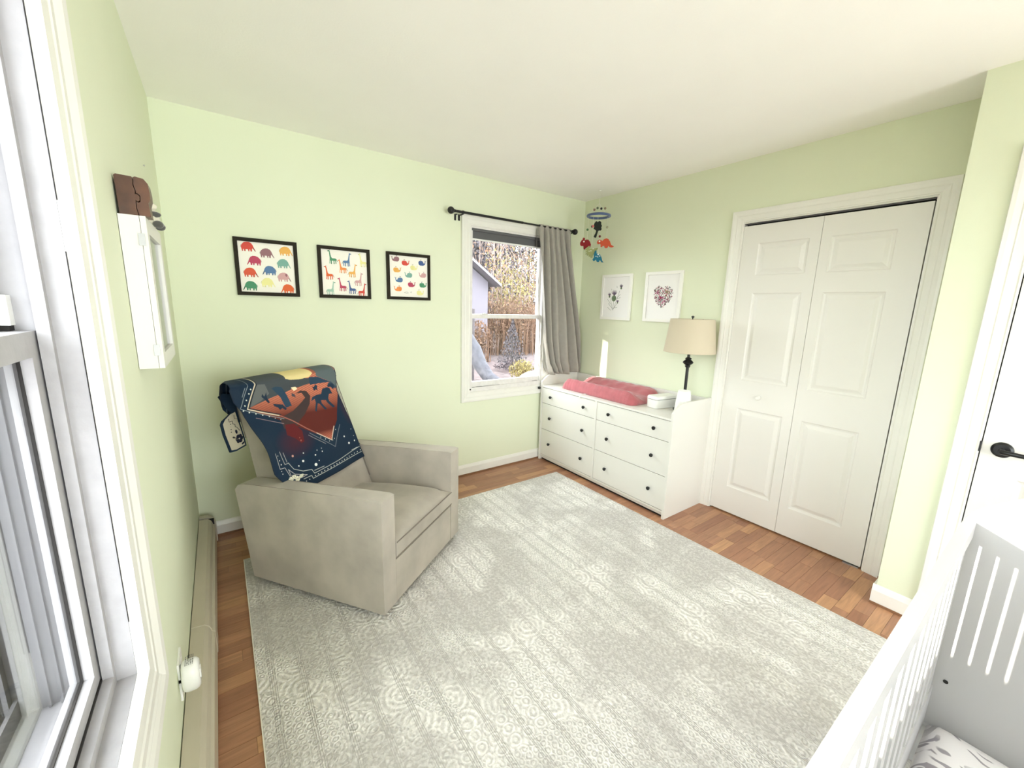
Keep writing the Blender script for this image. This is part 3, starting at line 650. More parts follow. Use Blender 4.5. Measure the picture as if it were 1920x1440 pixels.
# ---------------- blanket draped over the chair back
PAT = [('grad','diamond',[(0.026,0.596),(0.11,0.705),(0.192,0.702),(0.252,0.708),(0.492,0.714),(0.645,0.719),(0.611,0.569),(0.534,0.406),(0.439,0.31)]),('poly',(0.055,0.065,0.075),[(0.029,0.598),(0.148,0.621),(0.255,0.636),(0.299,0.645),(0.364,0.648),(0.427,0.655),(0.461,0.68),(0.255,0.715),(0.111,0.71)]),('poly',(0.75,0.62,0.3),[(0.307,0.695),(0.367,0.689),(0.438,0.691),(0.491,0.721),(0.255,0.715)]),('poly',(0.02,0.05,0.09),[(0.437,0.691),(0.494,0.683),(0.533,0.661),(0.585,0.636),(0.509,0.643),(0.427,0.646)]),('poly',(0.1,0.13,0.14),[(0.49,0.708),(0.559,0.718),(0.637,0.72),(0.645,0.664),(0.614,0.602),(0.582,0.638),(0.534,0.662),(0.488,0.688)]),('poly',(0.03,0.055,0.09),[(0.553,0.633),(0.582,0.638),(0.614,0.602),(0.604,0.591),(0.569,0.61)]),('poly',(0.12,0.13,0.13),[(0.043,0.6),(0.105,0.619),(0.158,0.646),(0.154,0.698),(0.114,0.704)]),('poly',(0.02,0.05,0.09),[(0.206,0.674),(0.235,0.665),(0.245,0.629),(0.253,0.557),(0.215,0.554),(0.207,0.614),(0.179,0.671)]),('poly',(0.045,0.028,0.028),[(0.307,0.615),(0.344,0.626),(0.387,0.616),(0.404,0.584),(0.38,0.541),(0.32,0.494),(0.274,0.469),(0.24,0.437),(0.172,0.451),(0.164,0.51),(0.251,0.529),(0.311,0.556),(0.361,0.581),(0.348,0.611)]),('poly',(0.85,0.75,0.5),[(0.289,0.653),(0.32,0.653),(0.33,0.639),(0.3,0.631)]),('poly',(0.05,0.05,0.07),[(0.28,0.622),(0.296,0.613),(0.296,0.595),(0.273,0.606)]),('poly',(0.01,0.025,0.05),[(0.124,0.654),(0.129,0.636),(0.147,0.657),(0.14,0.628),(0.146,0.602),(0.136,0.6),(0.125,0.623),(0.115,0.639)]),('poly',(0.01,0.025,0.05),[(0.156,0.591),(0.181,0.582),(0.204,0.575),(0.219,0.548),(0.21,0.542),(0.196,0.557),(0.181,0.551),(0.175,0.567),(0.16,0.576)]),('poly',(0.01,0.03,0.06),[(0.449,0.581),(0.488,0.58),(0.505,0.608),(0.536,0.611),(0.558,0.603),(0.568,0.566),(0.543,0.569),(0.529,0.546),(0.53,0.527),(0.557,0.487),(0.54,0.483),(0.513,0.522),(0.508,0.538),(0.474,0.545),(0.473,0.526),(0.497,0.487),(0.48,0.486),(0.456,0.527),(0.443,0.532),(0.414,0.487),(0.405,0.496),(0.431,0.541),(0.43,0.561),(0.398,0.553),(0.416,0.575)]),('poly',(0.01,0.03,0.06),[(0.437,0.634),(0.45,0.629),(0.464,0.642),(0.477,0.63),(0.47,0.62),(0.47,0.601),(0.46,0.614),(0.443,0.608),(0.442,0.622)]),('poly',(0.01,0.03,0.06),[(0.549,0.626),(0.568,0.627),(0.594,0.626),(0.597,0.606),(0.584,0.588),(0.568,0.608),(0.547,0.609)]),('soft',(0.11,0.01,0.012),[(0.181,0.471),(0.236,0.462),(0.27,0.411),(0.263,0.354),(0.244,0.351),(0.218,0.386),(0.177,0.416)]),('line',(0.62,0.55,0.42),[(0.105,0.705),(0.025,0.595),(0.098,0.558),(0.17,0.523)]),('line',(0.008,0.012,0.02),[(0.112,0.704),(0.033,0.598),(0.111,0.559),(0.177,0.527)]),('line',(0.35,0.12,0.09),[(0.17,0.523),(0.23,0.479),(0.301,0.417),(0.356,0.373)]),('line',(0.62,0.5,0.4),[(0.356,0.373),(0.437,0.306),(0.496,0.376)]),('thin',(0.28,0.33,0.35),[(0.068,0.705),(0.017,0.638),(-0.011,0.604)]),('thin',(0.28,0.33,0.35),[(-0.011,0.604),(0.057,0.568),(0.145,0.523),(0.187,0.501)]),('thin',(0.28,0.33,0.35),[(0.051,0.698),(0.022,0.658)]),('thin',(0.28,0.2,0.22),[(0.049,0.543),(0.115,0.509),(0.177,0.478)]),('thin',(0.3,0.28,0.3),[(0.299,0.378),(0.385,0.299)]),('thin',(0.22,0.24,0.28),[(0.31,0.387),(0.443,0.262),(0.542,0.374)]),('thin',(0.55,0.58,0.55),[(0.253,0.173),(0.43,0.182),(0.64,0.202)]),('thin',(0.55,0.58,0.55),[(0.234,0.151),(0.419,0.16),(0.654,0.167)]),('thin',(0.55,0.58,0.55),[(0.567,0.201),(0.621,0.203)]),('thin',(0.55,0.58,0.55),[(0.132,0.279),(0.149,0.239),(0.196,0.209),(0.246,0.198),(0.253,0.173)]),('thin',(0.55,0.58,0.55),[(0.259,0.187),(0.322,0.187)]),('thin',(0.45,0.45,0.45),[(0.074,0.347),(0.074,0.266),(0.102,0.263),(0.113,0.213)]),('thin',(0.45,0.45,0.45),[(0.103,0.348),(0.109,0.278),(0.132,0.278)]),('thin',(0.45,0.45,0.45),[(0.122,0.337),(0.126,0.285)]),('thin',(0.45,0.45,0.45),[(0.118,0.248),(0.119,0.213)]),('thin',(0.45,0.45,0.45),[(0.119,0.246),(0.144,0.212),(0.21,0.183),(0.171,0.181)]),('thin',(0.55,0.58,0.55),[(0.18,0.17),(0.232,0.169),(0.234,0.151)]),('dot',(0.62,0.66,0.62),[(0.077,0.687,0.0029),(0.061,0.667,0.0029),(0.037,0.639,0.0029),(0.018,0.614,0.0029),(0.002,0.592,0.0029),(0.028,0.578,0.0029),(0.056,0.564,0.0026),(0.086,0.549,0.0026),(0.116,0.534,0.0023),(0.142,0.517,0.0016),(0.168,0.503,0.0016),(0.37,0.344,0.0019),(0.396,0.324,0.0023),(0.417,0.305,0.0019),(0.443,0.303,0.0019),(0.461,0.308,0.0019),(0.497,0.354,0.0019)]),('dot',(0.75,0.78,0.72),[(0.252,0.16,0.0023),(0.273,0.161,0.0023),(0.295,0.162,0.0023),(0.316,0.163,0.0023),(0.338,0.164,0.0023),(0.361,0.165,0.0023),(0.384,0.166,0.0023),(0.407,0.167,0.0023),(0.43,0.168,0.0023),(0.454,0.169,0.0023),(0.479,0.17,0.0023),(0.504,0.171,0.0023),(0.529,0.174,0.0023),(0.556,0.175,0.0023),(0.582,0.176,0.0023),(0.609,0.177,0.0023),(0.637,0.179,0.0023)]),('dot',(0.6,0.6,0.6),[(0.085,0.332,0.0019),(0.086,0.307,0.0023),(0.088,0.285,0.0026),(0.078,0.253,0.0019),(0.08,0.238,0.0019),(0.19,0.154,0.0023),(0.212,0.155,0.0023)]),('dot',(0.55,0.3,0.25),[(0.171,0.303,0.0049)]),('dot',(0.8,0.82,0.8),[(0.235,0.297,0.0026),(0.296,0.263,0.0032),(0.343,0.267,0.0026),(0.345,0.285,0.0016),(0.315,0.284,0.0019),(0.218,0.258,0.0049),(0.184,0.243,0.0029),(0.279,0.213,0.0065),(0.305,0.227,0.0023),(0.541,0.297,0.0039),(0.562,0.248,0.0052),(0.612,0.249,0.0036),(0.615,0.279,0.0016),(0.609,0.324,0.0016)]),('flower',(0.72,0.72,0.58),[(0.127,0.186),(0.157,0.175)]),('dot',(0.3,0.08,0.06),[(0.246,0.365,0.0039),(0.243,0.381,0.0026)])]
def inpoly(P, X, Y):
    c = np.zeros(X.shape, bool); n = len(P)
    for i in range(n):
        (x0, y0), (x1, y1) = P[i-1], P[i]
        if y0 == y1: continue
        m = ((y0 > Y) != (y1 > Y)) & (X < (x1-x0)*(Y-y0)/(y1-y0)+x0); c ^= m
    return c
def dline(P, X, Y):
    d = np.full(X.shape, 9.)
    for (x0, y0), (x1, y1) in zip(P, P[1:]):
        L2 = (x1-x0)**2+(y1-y0)**2; t = np.clip(((X-x0)*(x1-x0)+(Y-y0)*(y1-y0))/L2, 0, 1)
        d = np.minimum(d, np.hypot(X-x0-t*(x1-x0), Y-y0-t*(y1-y0)))
    return d
def blanket_col(X, Y):
    C = np.empty(X.shape+(3,)); C[:] = (.0035, .018, .042)
    h = np.clip(1-np.hypot((X-.215)/.13, (Y-.37)/.10), 0, 1)[..., None]; C = C*(1-h*.6)+np.array((.085, .008, .011))*h*.6
    e1 = np.clip(1-np.hypot((X-.64)/.06, (Y-.45)/.12), 0, 1)[..., None]; C = C*(1-e1*.5)+np.array((.085, .008, .011))*e1*.5
    for k, c, P in PAT:
        if k == 'grad':
            m = inpoly(P, X, Y)
            s = Y + .10*(X-.3); t = np.clip((s-.50)/.13, 0, 1)[..., None]; b = np.clip((.385-s)/.05, 0, 1)[..., None]
            g = np.array((.10, .013, .008))*(1-t) + np.array((.62, .20, .12))*t; g = g*(1-b)+np.array((.50, .14, .085))*b
            st = ((np.sin((Y-.22*X)*620) > .1)[..., None])*np.maximum(t, b); g = g*(1-.45*st)
            C = np.where(m[..., None], g, C)
        elif k in ('poly', 'soft'):
            m = inpoly(P, X, Y); C = np.where(m[..., None], np.array(c), C)
        elif k in ('line', 'thin'):
            w = .0028 if k == 'line' else .0013
            a = np.clip((w-dline(P, X, Y))/.0012+.5, 0, 1)[..., None]; C = C*(1-a)+np.array(c)*a
        elif k == 'dot':
            for x, y, r in P:
                a = np.clip((r*1.25-np.hypot(X-x, Y-y))/.0015+.5, 0, 1)[..., None]; C = C*(1-a)+np.array(c)*a
        elif k == 'flower':
            (x, y) = P[0]; d = np.hypot(X-x, (Y-y)*1.25); an = np.arctan2(Y-y, X-x); R0 = .034*(.82+.18*np.abs(np.cos(an*2.5)))
            m = (d < R0) & (np.abs(np.sin(an*5)) > .22); C = np.where(m[..., None], np.array(c), C)
            C = np.where(((d < .007))[..., None], np.array((.02, .04, .07)), C)
            for s_ in (-1, 1):
                l = inpoly(ell(x+s_*.045, y+s_*.004, .020, .008, 12, 0, .2), X, Y); C = np.where(l[..., None], np.array(c)*.8, C)
    return C
A0 = Vector((.703, -1.293, 0)) - Vector((.59019, -.80726, 0))*.56 + Vector((0, 0, .375))
RT = Vector((.80726, .59019, 0)); UP = Vector((-.20582, .28152, .93722)); NN = Vector((.55314, -.75658, .34873)); BKV = Vector((-.59019, .80726, 0))
def interp(P, v): return float(np.interp(v, [p[0] for p in P], [p[1] for p in P]))
def blanket():
    Lf = [(.10, .09), (.196, .067), (.253, .036), (.437, .017), (.531, .004), (.592, -.011), (.64, -.039), (.696, -.041), (.72, -.02)]
    Rf = [(.10, .655), (.131, .653), (.276, .637), (.418, .621), (.577, .610), (.685, .648), (.72, .65)]
    Bf = [(0, .196), (.08, .172), (.27, .116), (.6, .121), (1, .131)]
    n, m1, m2 = 420, 400, 90; VT = .706
    s = np.linspace(0, 1, n); t = np.linspace(0, 1, m1)
    bot = np.interp(s, [p[0] for p in Bf], [p[1] for p in Bf])
    V = bot[None, :] + (VT-bot[None, :])*t[:, None]
    lu = np.interp(V, [p[0] for p in Lf], [p[1] for p in Lf]); ru = np.interp(V, [p[0] for p in Rf], [p[1] for p in Rf])
    U = lu + (ru-lu)*s[None, :]
    col = blanket_col(U, V)
    # hem: darker overlocked edge
    S = np.broadcast_to(s[None, :], V.shape); Tm = np.broadcast_to(t[:, None], V.shape)
    hem = np.minimum(np.minimum(U-lu, ru-U), V-bot[None, :]) < .005
    col[hem] = (.004, .012, .028)
    ofs = .016 + .006*np.sin(U*17+V*6) + .005*np.sin(U*9-V*14+1) + .010*np.clip(.12-V+.1, 0, 1)
    edge = np.clip(1-(U-lu)/.06, 0, 1); ofs = ofs + edge*.010*np.sin(V*21)
    a = np.array(A0); rt = np.array(RT); up = np.array(UP); nn = np.array(NN); bk = np.array(BKV)
    # top silhouette: gently uneven
    P = a + U[..., None]*rt + V[..., None]*up + ofs[..., None]*nn
    # wrap over the crest and down behind
    q = np.linspace(0, 1, m2+1)[1:]
    top = P[-1]; su = U[-1]
    rear = []
    for k in q:
        ang = min(1, k*2.2)
        if k < .455:
            th = ang*pi; R_ = .072
            d = (1-math.cos(th))*R_; h = math.sin(th)*R_*.34
        else:
            d = 2*.072 + (k-.455)*.03; h = -(k-.455)*.40
        hs = (np.clip(s/.22, 0, 1)*.85+.15)[:, None] if k >= .455 else 1.0
        dd = np.clip((s+.10)/.22, .35, 1)[:, None]
        rear.append(top + d*dd*bk + np.array((0, 0, 1))*h*hs)
    P = np.concatenate([P, np.array(rear)]); col = np.concatenate([col, np.tile(col[-1:], (m2, 1, 1))])
    nr = P.shape[0]
    X = P.reshape(-1, 3); me = bpy.data.meshes.new('throw_blanket')
    idx = np.arange(nr*n).reshape(nr, n)
    F = np.stack([idx[:-1, :-1], idx[:-1, 1:], idx[1:, 1:], idx[1:, :-1]], -1).reshape(-1, 4)
    me.vertices.add(len(X)); me.vertices.foreach_set('co', X.ravel().astype(np.float32))
    me.loops.add(F.size); me.loops.foreach_set('vertex_index', F.ravel().astype(np.int32))
    me.polygons.add(len(F)); me.polygons.foreach_set('loop_start', (np.arange(len(F))*4).astype(np.int32)); me.polygons.foreach_set('loop_total', np.full(len(F), 4, np.int32))
    me.update(calc_edges=True)
    c4 = np.ones((len(X), 4), np.float32); c4[:, :3] = col.reshape(-1, 3)
    ca = me.color_attributes.new('Col', 'FLOAT_COLOR', 'POINT'); ca.data.foreach_set('color', c4.ravel())
    me.polygons.foreach_set('use_smooth', np.ones(len(F), bool)); me.materials.append(M_fleece)
    b = link('throw_blanket', me)
    tag(b, 'navy fleece throw blanket printed with running horses at a red desert sunset over chair back', 'blanket')
    # cream reverse side showing where the left corner hangs behind the chair back
    fn0 = lambda x, z, d: tuple(Vector(CH) + RT*x + BKV*(.915+d) + Vector((0, 0, z)))
    out = [(.055, .895), (.030, .878), (.004, .862), (-.004, .845), (.004, .79), (.018, .735), (.028, .693), (.060, .690), (.118, .703), (.112, .75), (.102, .80), (.090, .86), (.085, .93), (.10, .98), (.02, 1.0), (.0, .985), (.03, .93)]
    bm = bmesh.new(); prism(bm, out, fn0, -.004, .004)
    fl_ = obj('hanging_corner', bm, mat('navy_fleece', (.0035, .018, .042), 1), b, bevel=.002)
    inner = [(.047, .888), (.020, .868), (.006, .848), (.014, .79), (.027, .738), (.036, .703), (.062, .699), (.110, .710), (.104, .75), (.094, .80), (.082, .86), (.074, .895)]
    cream = (.55, .50, .37); ink = (.010, .012, .03)
    pol = [(cream, inner)]
    fc = (.082, .752)
    for k in range(6): pol.append((ink, ell(fc[0]+.012*math.cos(k*pi/3), fc[1]+.014*math.sin(k*pi/3), .0095, .011, 10)))
    pol += [(cream, ell(*fc, .004, .004, 8)), (ink, ell(.055, .765, .009, .005, 10, 0, -.5)), (ink, ell(.070, .792, .006, .012, 10, 0, .2)), (ink, ell(.100, .722, .010, .005, 10, 0, .6))]
    for z in (.838, .824, .810, .796): pol.append((ink, ell(.044, z, .0028, .0030, 8)))
    pol += [(ink, stroke([(.036, .868), (.038, .851), (.054, .852), (.056, .836), (.066, .833), (.067, .816)], .0032)), (ink, stroke([(.066, .880), (.067, .862), (.080, .860), (.085, .842), (.092, .825)], .0032)), (ink, stroke([(.072, .818), (.090, .792)], .0026))]
    decal('reverse_print', pol, lambda u, v, tt: fn0(u, v, -.0045-tt), fl_, M_felt)
    # tail tucked beside the right arm
    bm = bmesh.new()
    fn = lambda u, v, d: tuple(A0 + RT*u + UP*v + NN*(.012+d))
    prism(bm, [(.628, .30), (.655, .255), (.70, .205), (.742, .180), (.748, .172), (.735, .140), (.715, .112), (.690, .120), (.645, .128), (.630, .2)], fn, -.05, -.040)
    obj('tucked_corner', bm, MATS['navy_fleece'], b, bevel=.003)
blanket()

# ---------------- dresser (six drawers) against the right wall
DX, D0, D1 = 2.640, -.030, -1.432        # front x, far and near ends
ZT = .735
def dresser():
    t = thing('dresser', 'white six-drawer dresser with black knobs and raised side panels under pink pad', 'dresser', (2.88, -.73, 0))
    side = [(DX, 0), (DX, .772), (DX+.012, .782), (DX+.060, .818), (DX+.085, .828), (DX+.16, .834), (W-.016, .836), (W-.016, 0)]
    for ya, yb in ((D0-.018, D0), (D1, D1+.018)):
        bm = bmesh.new(); prism(bm, side, lambda x, z, y: (x, y, z), ya, yb); obj('side_panel', bm, M_lam, t, bevel=.0015)
    a, b = D1+.018, D0-.018
    obj('top_board', boxes((DX+.004, W-.032, a, b, ZT-.016, ZT)), M_lam, t, bevel=.0012)
    obj('back_board', boxes((W-.032, W-.017, a, b, .06, .828)), M_lam, t, bevel=.001)
    ym = -.731
    obj('carcass', boxes((DX+.028, W-.034, a, b, .058, .064), (DX+.0265, DX+.032, a, b, .065, ZT-.02)), M_dark, t)
    obj('divider', boxes((DX+.004, DX+.026, ym-.009, ym+.009, .056, ZT-.016)), M_lam, t)
    obj('plinth', boxes((DX+.020, DX+.036, a, b, .018, .056), (DX+.006, DX+.030, a, b, .044, .056)), M_lam, t, bevel=.001)
    obj('toe_gap', boxes((DX+.03, DX+.04, a, b, .0, .02)), M_dark, t)
    for (y0, y1, ks) in ((ym+.011, b-.002, (-.175, -.598)), (a+.002, ym-.011, (-.872, -1.290))):
        for z0, z1, kz in ((.5685, .7145, .640), (.3145, .5645, .438), (.0600, .3105, .185)):
            d = obj('drawer', boxes((DX+.008, DX+.026, y0, y1, z0, z1)), M_lam, t, bevel=.001)
            for ky in ks:
                bm = bmesh.new(); lathe(bm, [(0, -.024), (.009, -.024), (.0135, -.019), (.0135, -.013), (.006, -.008), (.006, 0), (0, 0)], (DX+.008, ky, kz), 20, 'x')
                obj('knob', bm, M_black, d, smooth=True)
dresser()

def changing_pad():
    t = thing('changing_pad', 'contoured changing pad in a dusty pink terry cover on the dresser', 'changing pad', (2.88, -.63, ZT))
    x0, x1, y0, y1 = 2.700, 3.082, -1.045, -.235
    nx, ny = 40, 70; bm = bmesh.new()
    prof = [(0, .0), (.0, .02), (.02, .060), (.10, .098), (.20, .088), (.36, .050), (.5, .042), (.64, .050), (.80, .088), (.90, .098), (.98, .06), (1.0, .02)]
    def Zp(u, v):
        z = np.interp(u, [p[0] for p in prof], [p[1] for p in prof])
        e = min(v, 1-v); k = 1-(1-min(1, e*9))**2.2
        return z*(.30+.70*k) if k < 1 else z
    def P(u, v):
        # soft corners
        e = min(v, 1-v)*(y1-y0); c = .05; ins = 0
        if e < c: ins = c-math.sqrt(max(0, c*c-(c-e)**2))
        uu = ins + (x1-x0-2*ins)*u
        w = .0025*math.sin(v*160+u*5)*(1 if u < .15 else 0)*(1 if v > .8 or v < .2 else .3)
        return (x0+uu+w, y0+(y1-y0)*v, ZT+.001+Zp(u, v)+.0018*math.sin(u*23+v*31)+.0015*math.sin(v*57))
    G = [[bm.verts.new(P(i/nx, j/ny)) for j in range(ny+1)] for i in range(nx+1)]
    for i in range(nx):
        for j in range(ny): bm.faces.new((G[i][j], G[i+1][j], G[i+1][j+1], G[i][j+1]))
    # skirt down to the board
    ring = [G[i][0] for i in range(nx)] + [G[nx][j] for j in range(ny)] + [G[i][ny] for i in range(nx, 0, -1)] + [G[0][j] for j in range(ny, 0, -1)]
    low = [bm.verts.new((v.co.x, v.co.y, ZT+.0005)) for v in ring]; n = len(ring)
    for i in range(n): bm.faces.new((ring[i], ring[(i+1) % n], low[(i+1) % n], low[i]))
    bm.faces.new(low)
    obj('cover', bm, M_pink, t, smooth=True, ang=1.6)
    s = stroke
    bm = bmesh.new(); tube(bm, [(2.70, -.548, ZT+.004), (2.66, -.545, ZT+.003), (2.643, -.545, ZT+.001), (2.640, -.545, ZT-.012), (2.6415, -.545, ZT-.022)], .0035, 8)
    for v in bm.verts: v.co.y = -.545 + (v.co.y+.545)*3.0
    obj('strap', bm, M_plastic, t)
changing_pad()

def wipes_box():
    t = thing('wipes_box', 'white rounded wipes box with grey lid seam on dresser beside pink pad', 'wipes box', (2.9, -1.16, ZT), (0, 0, math.radians(-9)))
    def rrect(a, b, r, n=6):
        P = []
        for cx_, cy_, s in ((a-r, b-r, 0), (-a+r, b-r, 1), (-a+r, -b+r, 2), (a-r, -b+r, 3)):
            for k in range(n+1): th = (s + k/n)*pi/2; P.append((cx_+r*math.cos(th), cy_+r*math.sin(th)))
        return P
    def loft(secs):
        bm = bmesh.new(); R = [[bm.verts.new((x, y, z)) for x, y in rrect(a, b, r)] for a, b, r, z in secs]
        for A, B in zip(R, R[1:]):
            for k in range(len(A)): bm.faces.new((A[k], A[(k+1) % len(A)], B[(k+1) % len(A)], B[k]))
        bm.faces.new(R[0][::-1]); bm.faces.new(R[-1]); return bm
    obj('base', loft([(.106, .047, .018, .0005), (.110, .050, .02, .004), (.112, .051, .02, .066)]), M_plastic, t, True, smooth=True)
    obj('lid_seam', loft([(.109, .048, .02, .066), (.109, .048, .02, .070)]), mat('grey_seam', (.12, .12, .12), .6), t, True)
    obj('lid', loft([(.112, .051, .02, .070), (.112, .051, .02, .084), (.106, .047, .02, .091), (.085, .030, .02, .0935)]), M_plastic, t, True, smooth=True)
wipes_box()

def cup():
    bm = bmesh.new(); lathe(bm, [(0, 0), (.056, 0), (.058, .006), (.050, .10), (.043, .160), (.040, .163), (.038, .160), (.036, .15), (0, .148)], (2.872, -1.352, ZT+.0003), 36)
    tag(obj('humidifier', bm, M_plastic, smooth=True), 'small white tapered humidifier cup on dresser in front of the lamp', 'humidifier')
cup()

def lamp():
    c = (2.945, -1.312); z = ZT
    t = thing('table_lamp', 'black table lamp with beige linen drum shade on dresser end', 'lamp', (*c, z))
    L3 = lambda p: lathe_at(p, c)
    bm = bmesh.new(); lathe(bm, [(0, .0005), (.070, .0005), (.072, .010), (.060, .016), (.040, .022), (.018, .032), (.014, .045), (0, .045)], (*c, z), 40); obj('base', bm, M_black, t, smooth=True)
    bm = bmesh.new(); lathe(bm, [(0, .04), (.0105, .04), (.0105, .328), (0, .328)], (*c, z), 20); obj('pole', bm, M_black, t, smooth=True)
    bm = bmesh.new(); lathe(bm, [(0, .322), (.016, .322), (.019, .332), (.017, .338), (.034, .352), (.0365, .358), (.034, .364), (.018, .378), (.022, .384), (.020, .390), (.012, .394), (0, .394)], (*c, z), 32); obj('knop', bm, M_black, t, smooth=True)
    bm = bmesh.new(); lathe(bm, [(0, .39), (.010, .39), (.010, .50), (.015, .505), (.015, .55), (0, .55)], (*c, z), 20); obj('stem', bm, M_black, t, smooth=True)
    bm = bmesh.new(); lathe(bm, [(.1735, .432), (.1755, .432), (.1475, .668), (.1455, .668), (.1735, .432)], (*c, z), 56); s = obj('lamp_shade', bm, M_shade, t, smooth=True, ang=.5)
    for zz, rr in ((.434, .1745), (.666, .1465)):
        bm = bmesh.new(); tube(bm, [(c[0]+rr*math.cos(a), c[1]+rr*math.sin(a), z+zz) for a in np.linspace(0, 2*pi, 49)], .0022, 6, False)
        obj('rim', bm, M_shade, s)
    bm = bmesh.new(); lathe(bm, [(0, .655), (.004, .655), (.004, .676), (.010, .680), (.010, .688), (0, .692)], (*c, z), 16)
    for k in range(3): a = k*2*pi/3; tube(bm, [(c[0], c[1], z+.658), (c[0]+.145*math.cos(a), c[1]+.145*math.sin(a), z+.664)], .0015, 6)
    tube(bm, [(c[0], c[1], z+.55), (c[0], c[1], z+.66)], .002, 6)
    obj('finial', bm, M_black, t)
lamp()

def cords():
    bm = bmesh.new()
    pts = [(3.015+.035*math.cos(a)*(1+.1*math.sin(3*a)), -1.372+.022*math.sin(a), ZT+.006+.004*k/30) for k, a in enumerate(np.linspace(0, 6*pi, 60))]
    tube(bm, pts+[(3.085, -1.36, ZT+.02), (3.09, -1.34, ZT+.004)], .003, 6)
    tag(obj('black_power_cord', bm, M_black), 'coiled black power cord on dresser top behind the lamp', 'cord')
    bm = bmesh.new()
    tube(bm, [(2.99, -1.385, ZT+.004), (3.02, -1.395, ZT+.03), (3.05, -1.38, ZT+.040), (3.07, -1.36, ZT+.020), (3.06, -1.33, ZT+.006), (3.02, -1.30, ZT+.004)], .002, 6)
    tag(obj('white_power_cord', bm, M_plastic), 'thin white power cord looped over the black cord on dresser', 'cord')
cords()

# ---------------- framed prints
def frame(name, fn, w, h, b, m, mp, label, group, depth=.016):
    """fn(u,v,t): u,v from the lower left outer corner, t = out of the wall"""
    t = thing(name, label, 'picture', fn(w/2, 0, 0), group=group)
    bm = bmesh.new()
    moulding(bm, [(b, b), (b, h-b), (w-b, h-b), (w-b, b)][::-1], True, [(0, depth*.55), (0, depth), (b*.15, depth), (b, depth), (b, 0.0005)], lambda u, v, d: fn(u, v, d))
    fr = obj('frame', bm, m, t)
    P = lambda t0, t1, i: [fn(u, v, t_) for t_ in (t0, t1) for u, v in ((i, i), (w-i, i), (w-i, h-i), (i, h-i))]
    def slab(nme, t0, t1, i, mm):
        bm = bmesh.new(); v = [bm.verts.new(p) for p in P(t0, t1, i)]
        for f in ((0, 1, 2, 3), (4, 5, 6, 7), (0, 1, 5, 4), (1, 2, 6, 5), (2, 3, 7, 6), (3, 0, 4, 7)): bm.faces.new([v[k] for k in f])
        return obj(nme, bm, mm, t)
    p = slab('paper', .001, depth*.45, b-.002, mp)
    return t, p
C_ = dict(red=(.62, .07, .05), mauve=(.30, .15, .17), gold=(.80, .42, .10), crim=(.48, .06, .12), teal=(.20, .40, .34), blue=(.10, .20, .38), red2=(.66, .10, .05), pink=(.62, .36, .36), green=(.07, .26, .14), pale=(.80, .76, .34), orng=(.72, .13, .035), ltor=(.82, .28, .08), mint=(.36, .54, .44), navy=(.06, .11, .28), dkgr=(.10, .10, .10))
def darker(c, k=.55): return tuple(x*k for x in c)
def elephant(cx_, cy_, s, c, d, ear=None):
    X = lambda P: [(cx_+d*x*s, cy_+y*s) for x, y in P]
    body = [(-.46, -.10), (-.47, .04), (-.40, .22), (-.26, .36), (-.08, .42), (.10, .42), (.26, .33), (.36, .18), (.42, .0), (.50, -.20), (.56, -.32), (.51, -.33), (.43, -.22), (.36, -.08), (.30, -.14), (.28, -.34), (.18, -.34), (.16, -.18), (.10, -.20), (.10, -.34), (.03, -.34), (.0, -.18), (-.16, -.18), (-.17, -.34), (-.26, -.34), (-.28, -.18), (-.34, -.19), (-.35, -.34), (-.42, -.34)]
    out = [(c, X(body)), (darker(c, .6), X(stroke([(-.45, .16), (-.50, .02), (-.49, -.06)], .025))), (darker(c, .45), X([(.42, -.0), (.50, -.20), (.56, -.32), (.51, -.33), (.43, -.22), (.38, -.06)]))]
    for x in (-.38, -.21, .06, .23): out.append((darker(c, .5), X([(x-.035, -.30), (x+.035, -.30), (x+.035, -.34), (x-.035, -.34)])))
    if ear: out.append((ear, X([(.12, .32), (.24, .33), (.28, .20), (.20, .06), (.12, .14)])))
    return out
def giraffe(cx_, cy_, s, c, d):
    """d=1: head at the left, looking left; body to the right"""
    X = lambda P: [(cx_+d*x*s, cy_+y*s) for x, y in P]
    return [(c, X([(-.20, .50), (-.12, .52), (-.10, .42), (-.02, .02), (.05, -.06), (.28, -.06), (.33, -.12), (.33, -.46), (.27, -.46), (.26, -.24), (.20, -.24), (.20, -.48), (.14, -.48), (.13, -.24), (.02, -.24), (.01, -.48), (-.05, -.48), (-.06, -.24), (-.10, -.24), (-.11, -.46), (-.16, -.46), (-.13, -.02), (-.16, .34), (-.18, .42), (-.27, .43), (-.28, .47)])),
            (darker(c, .35), X(ell(-.25, .45, .035, .025, 8))), (darker(c, .5), X(stroke([(.33, -.10), (.38, -.22), (.42, -.30)], .03))),
            (darker(c, .5), X([(-.13, .56), (-.11, .56), (-.12, .50), (-.14, .50)])), (darker(c, .6), X([(.13, -.42), (.20, -.42), (.20, -.48), (.14, -.48)])), (darker(c, .6), X([(-.06, -.42), (.01, -.42), (.01, -.48), (-.05, -.48)]))]
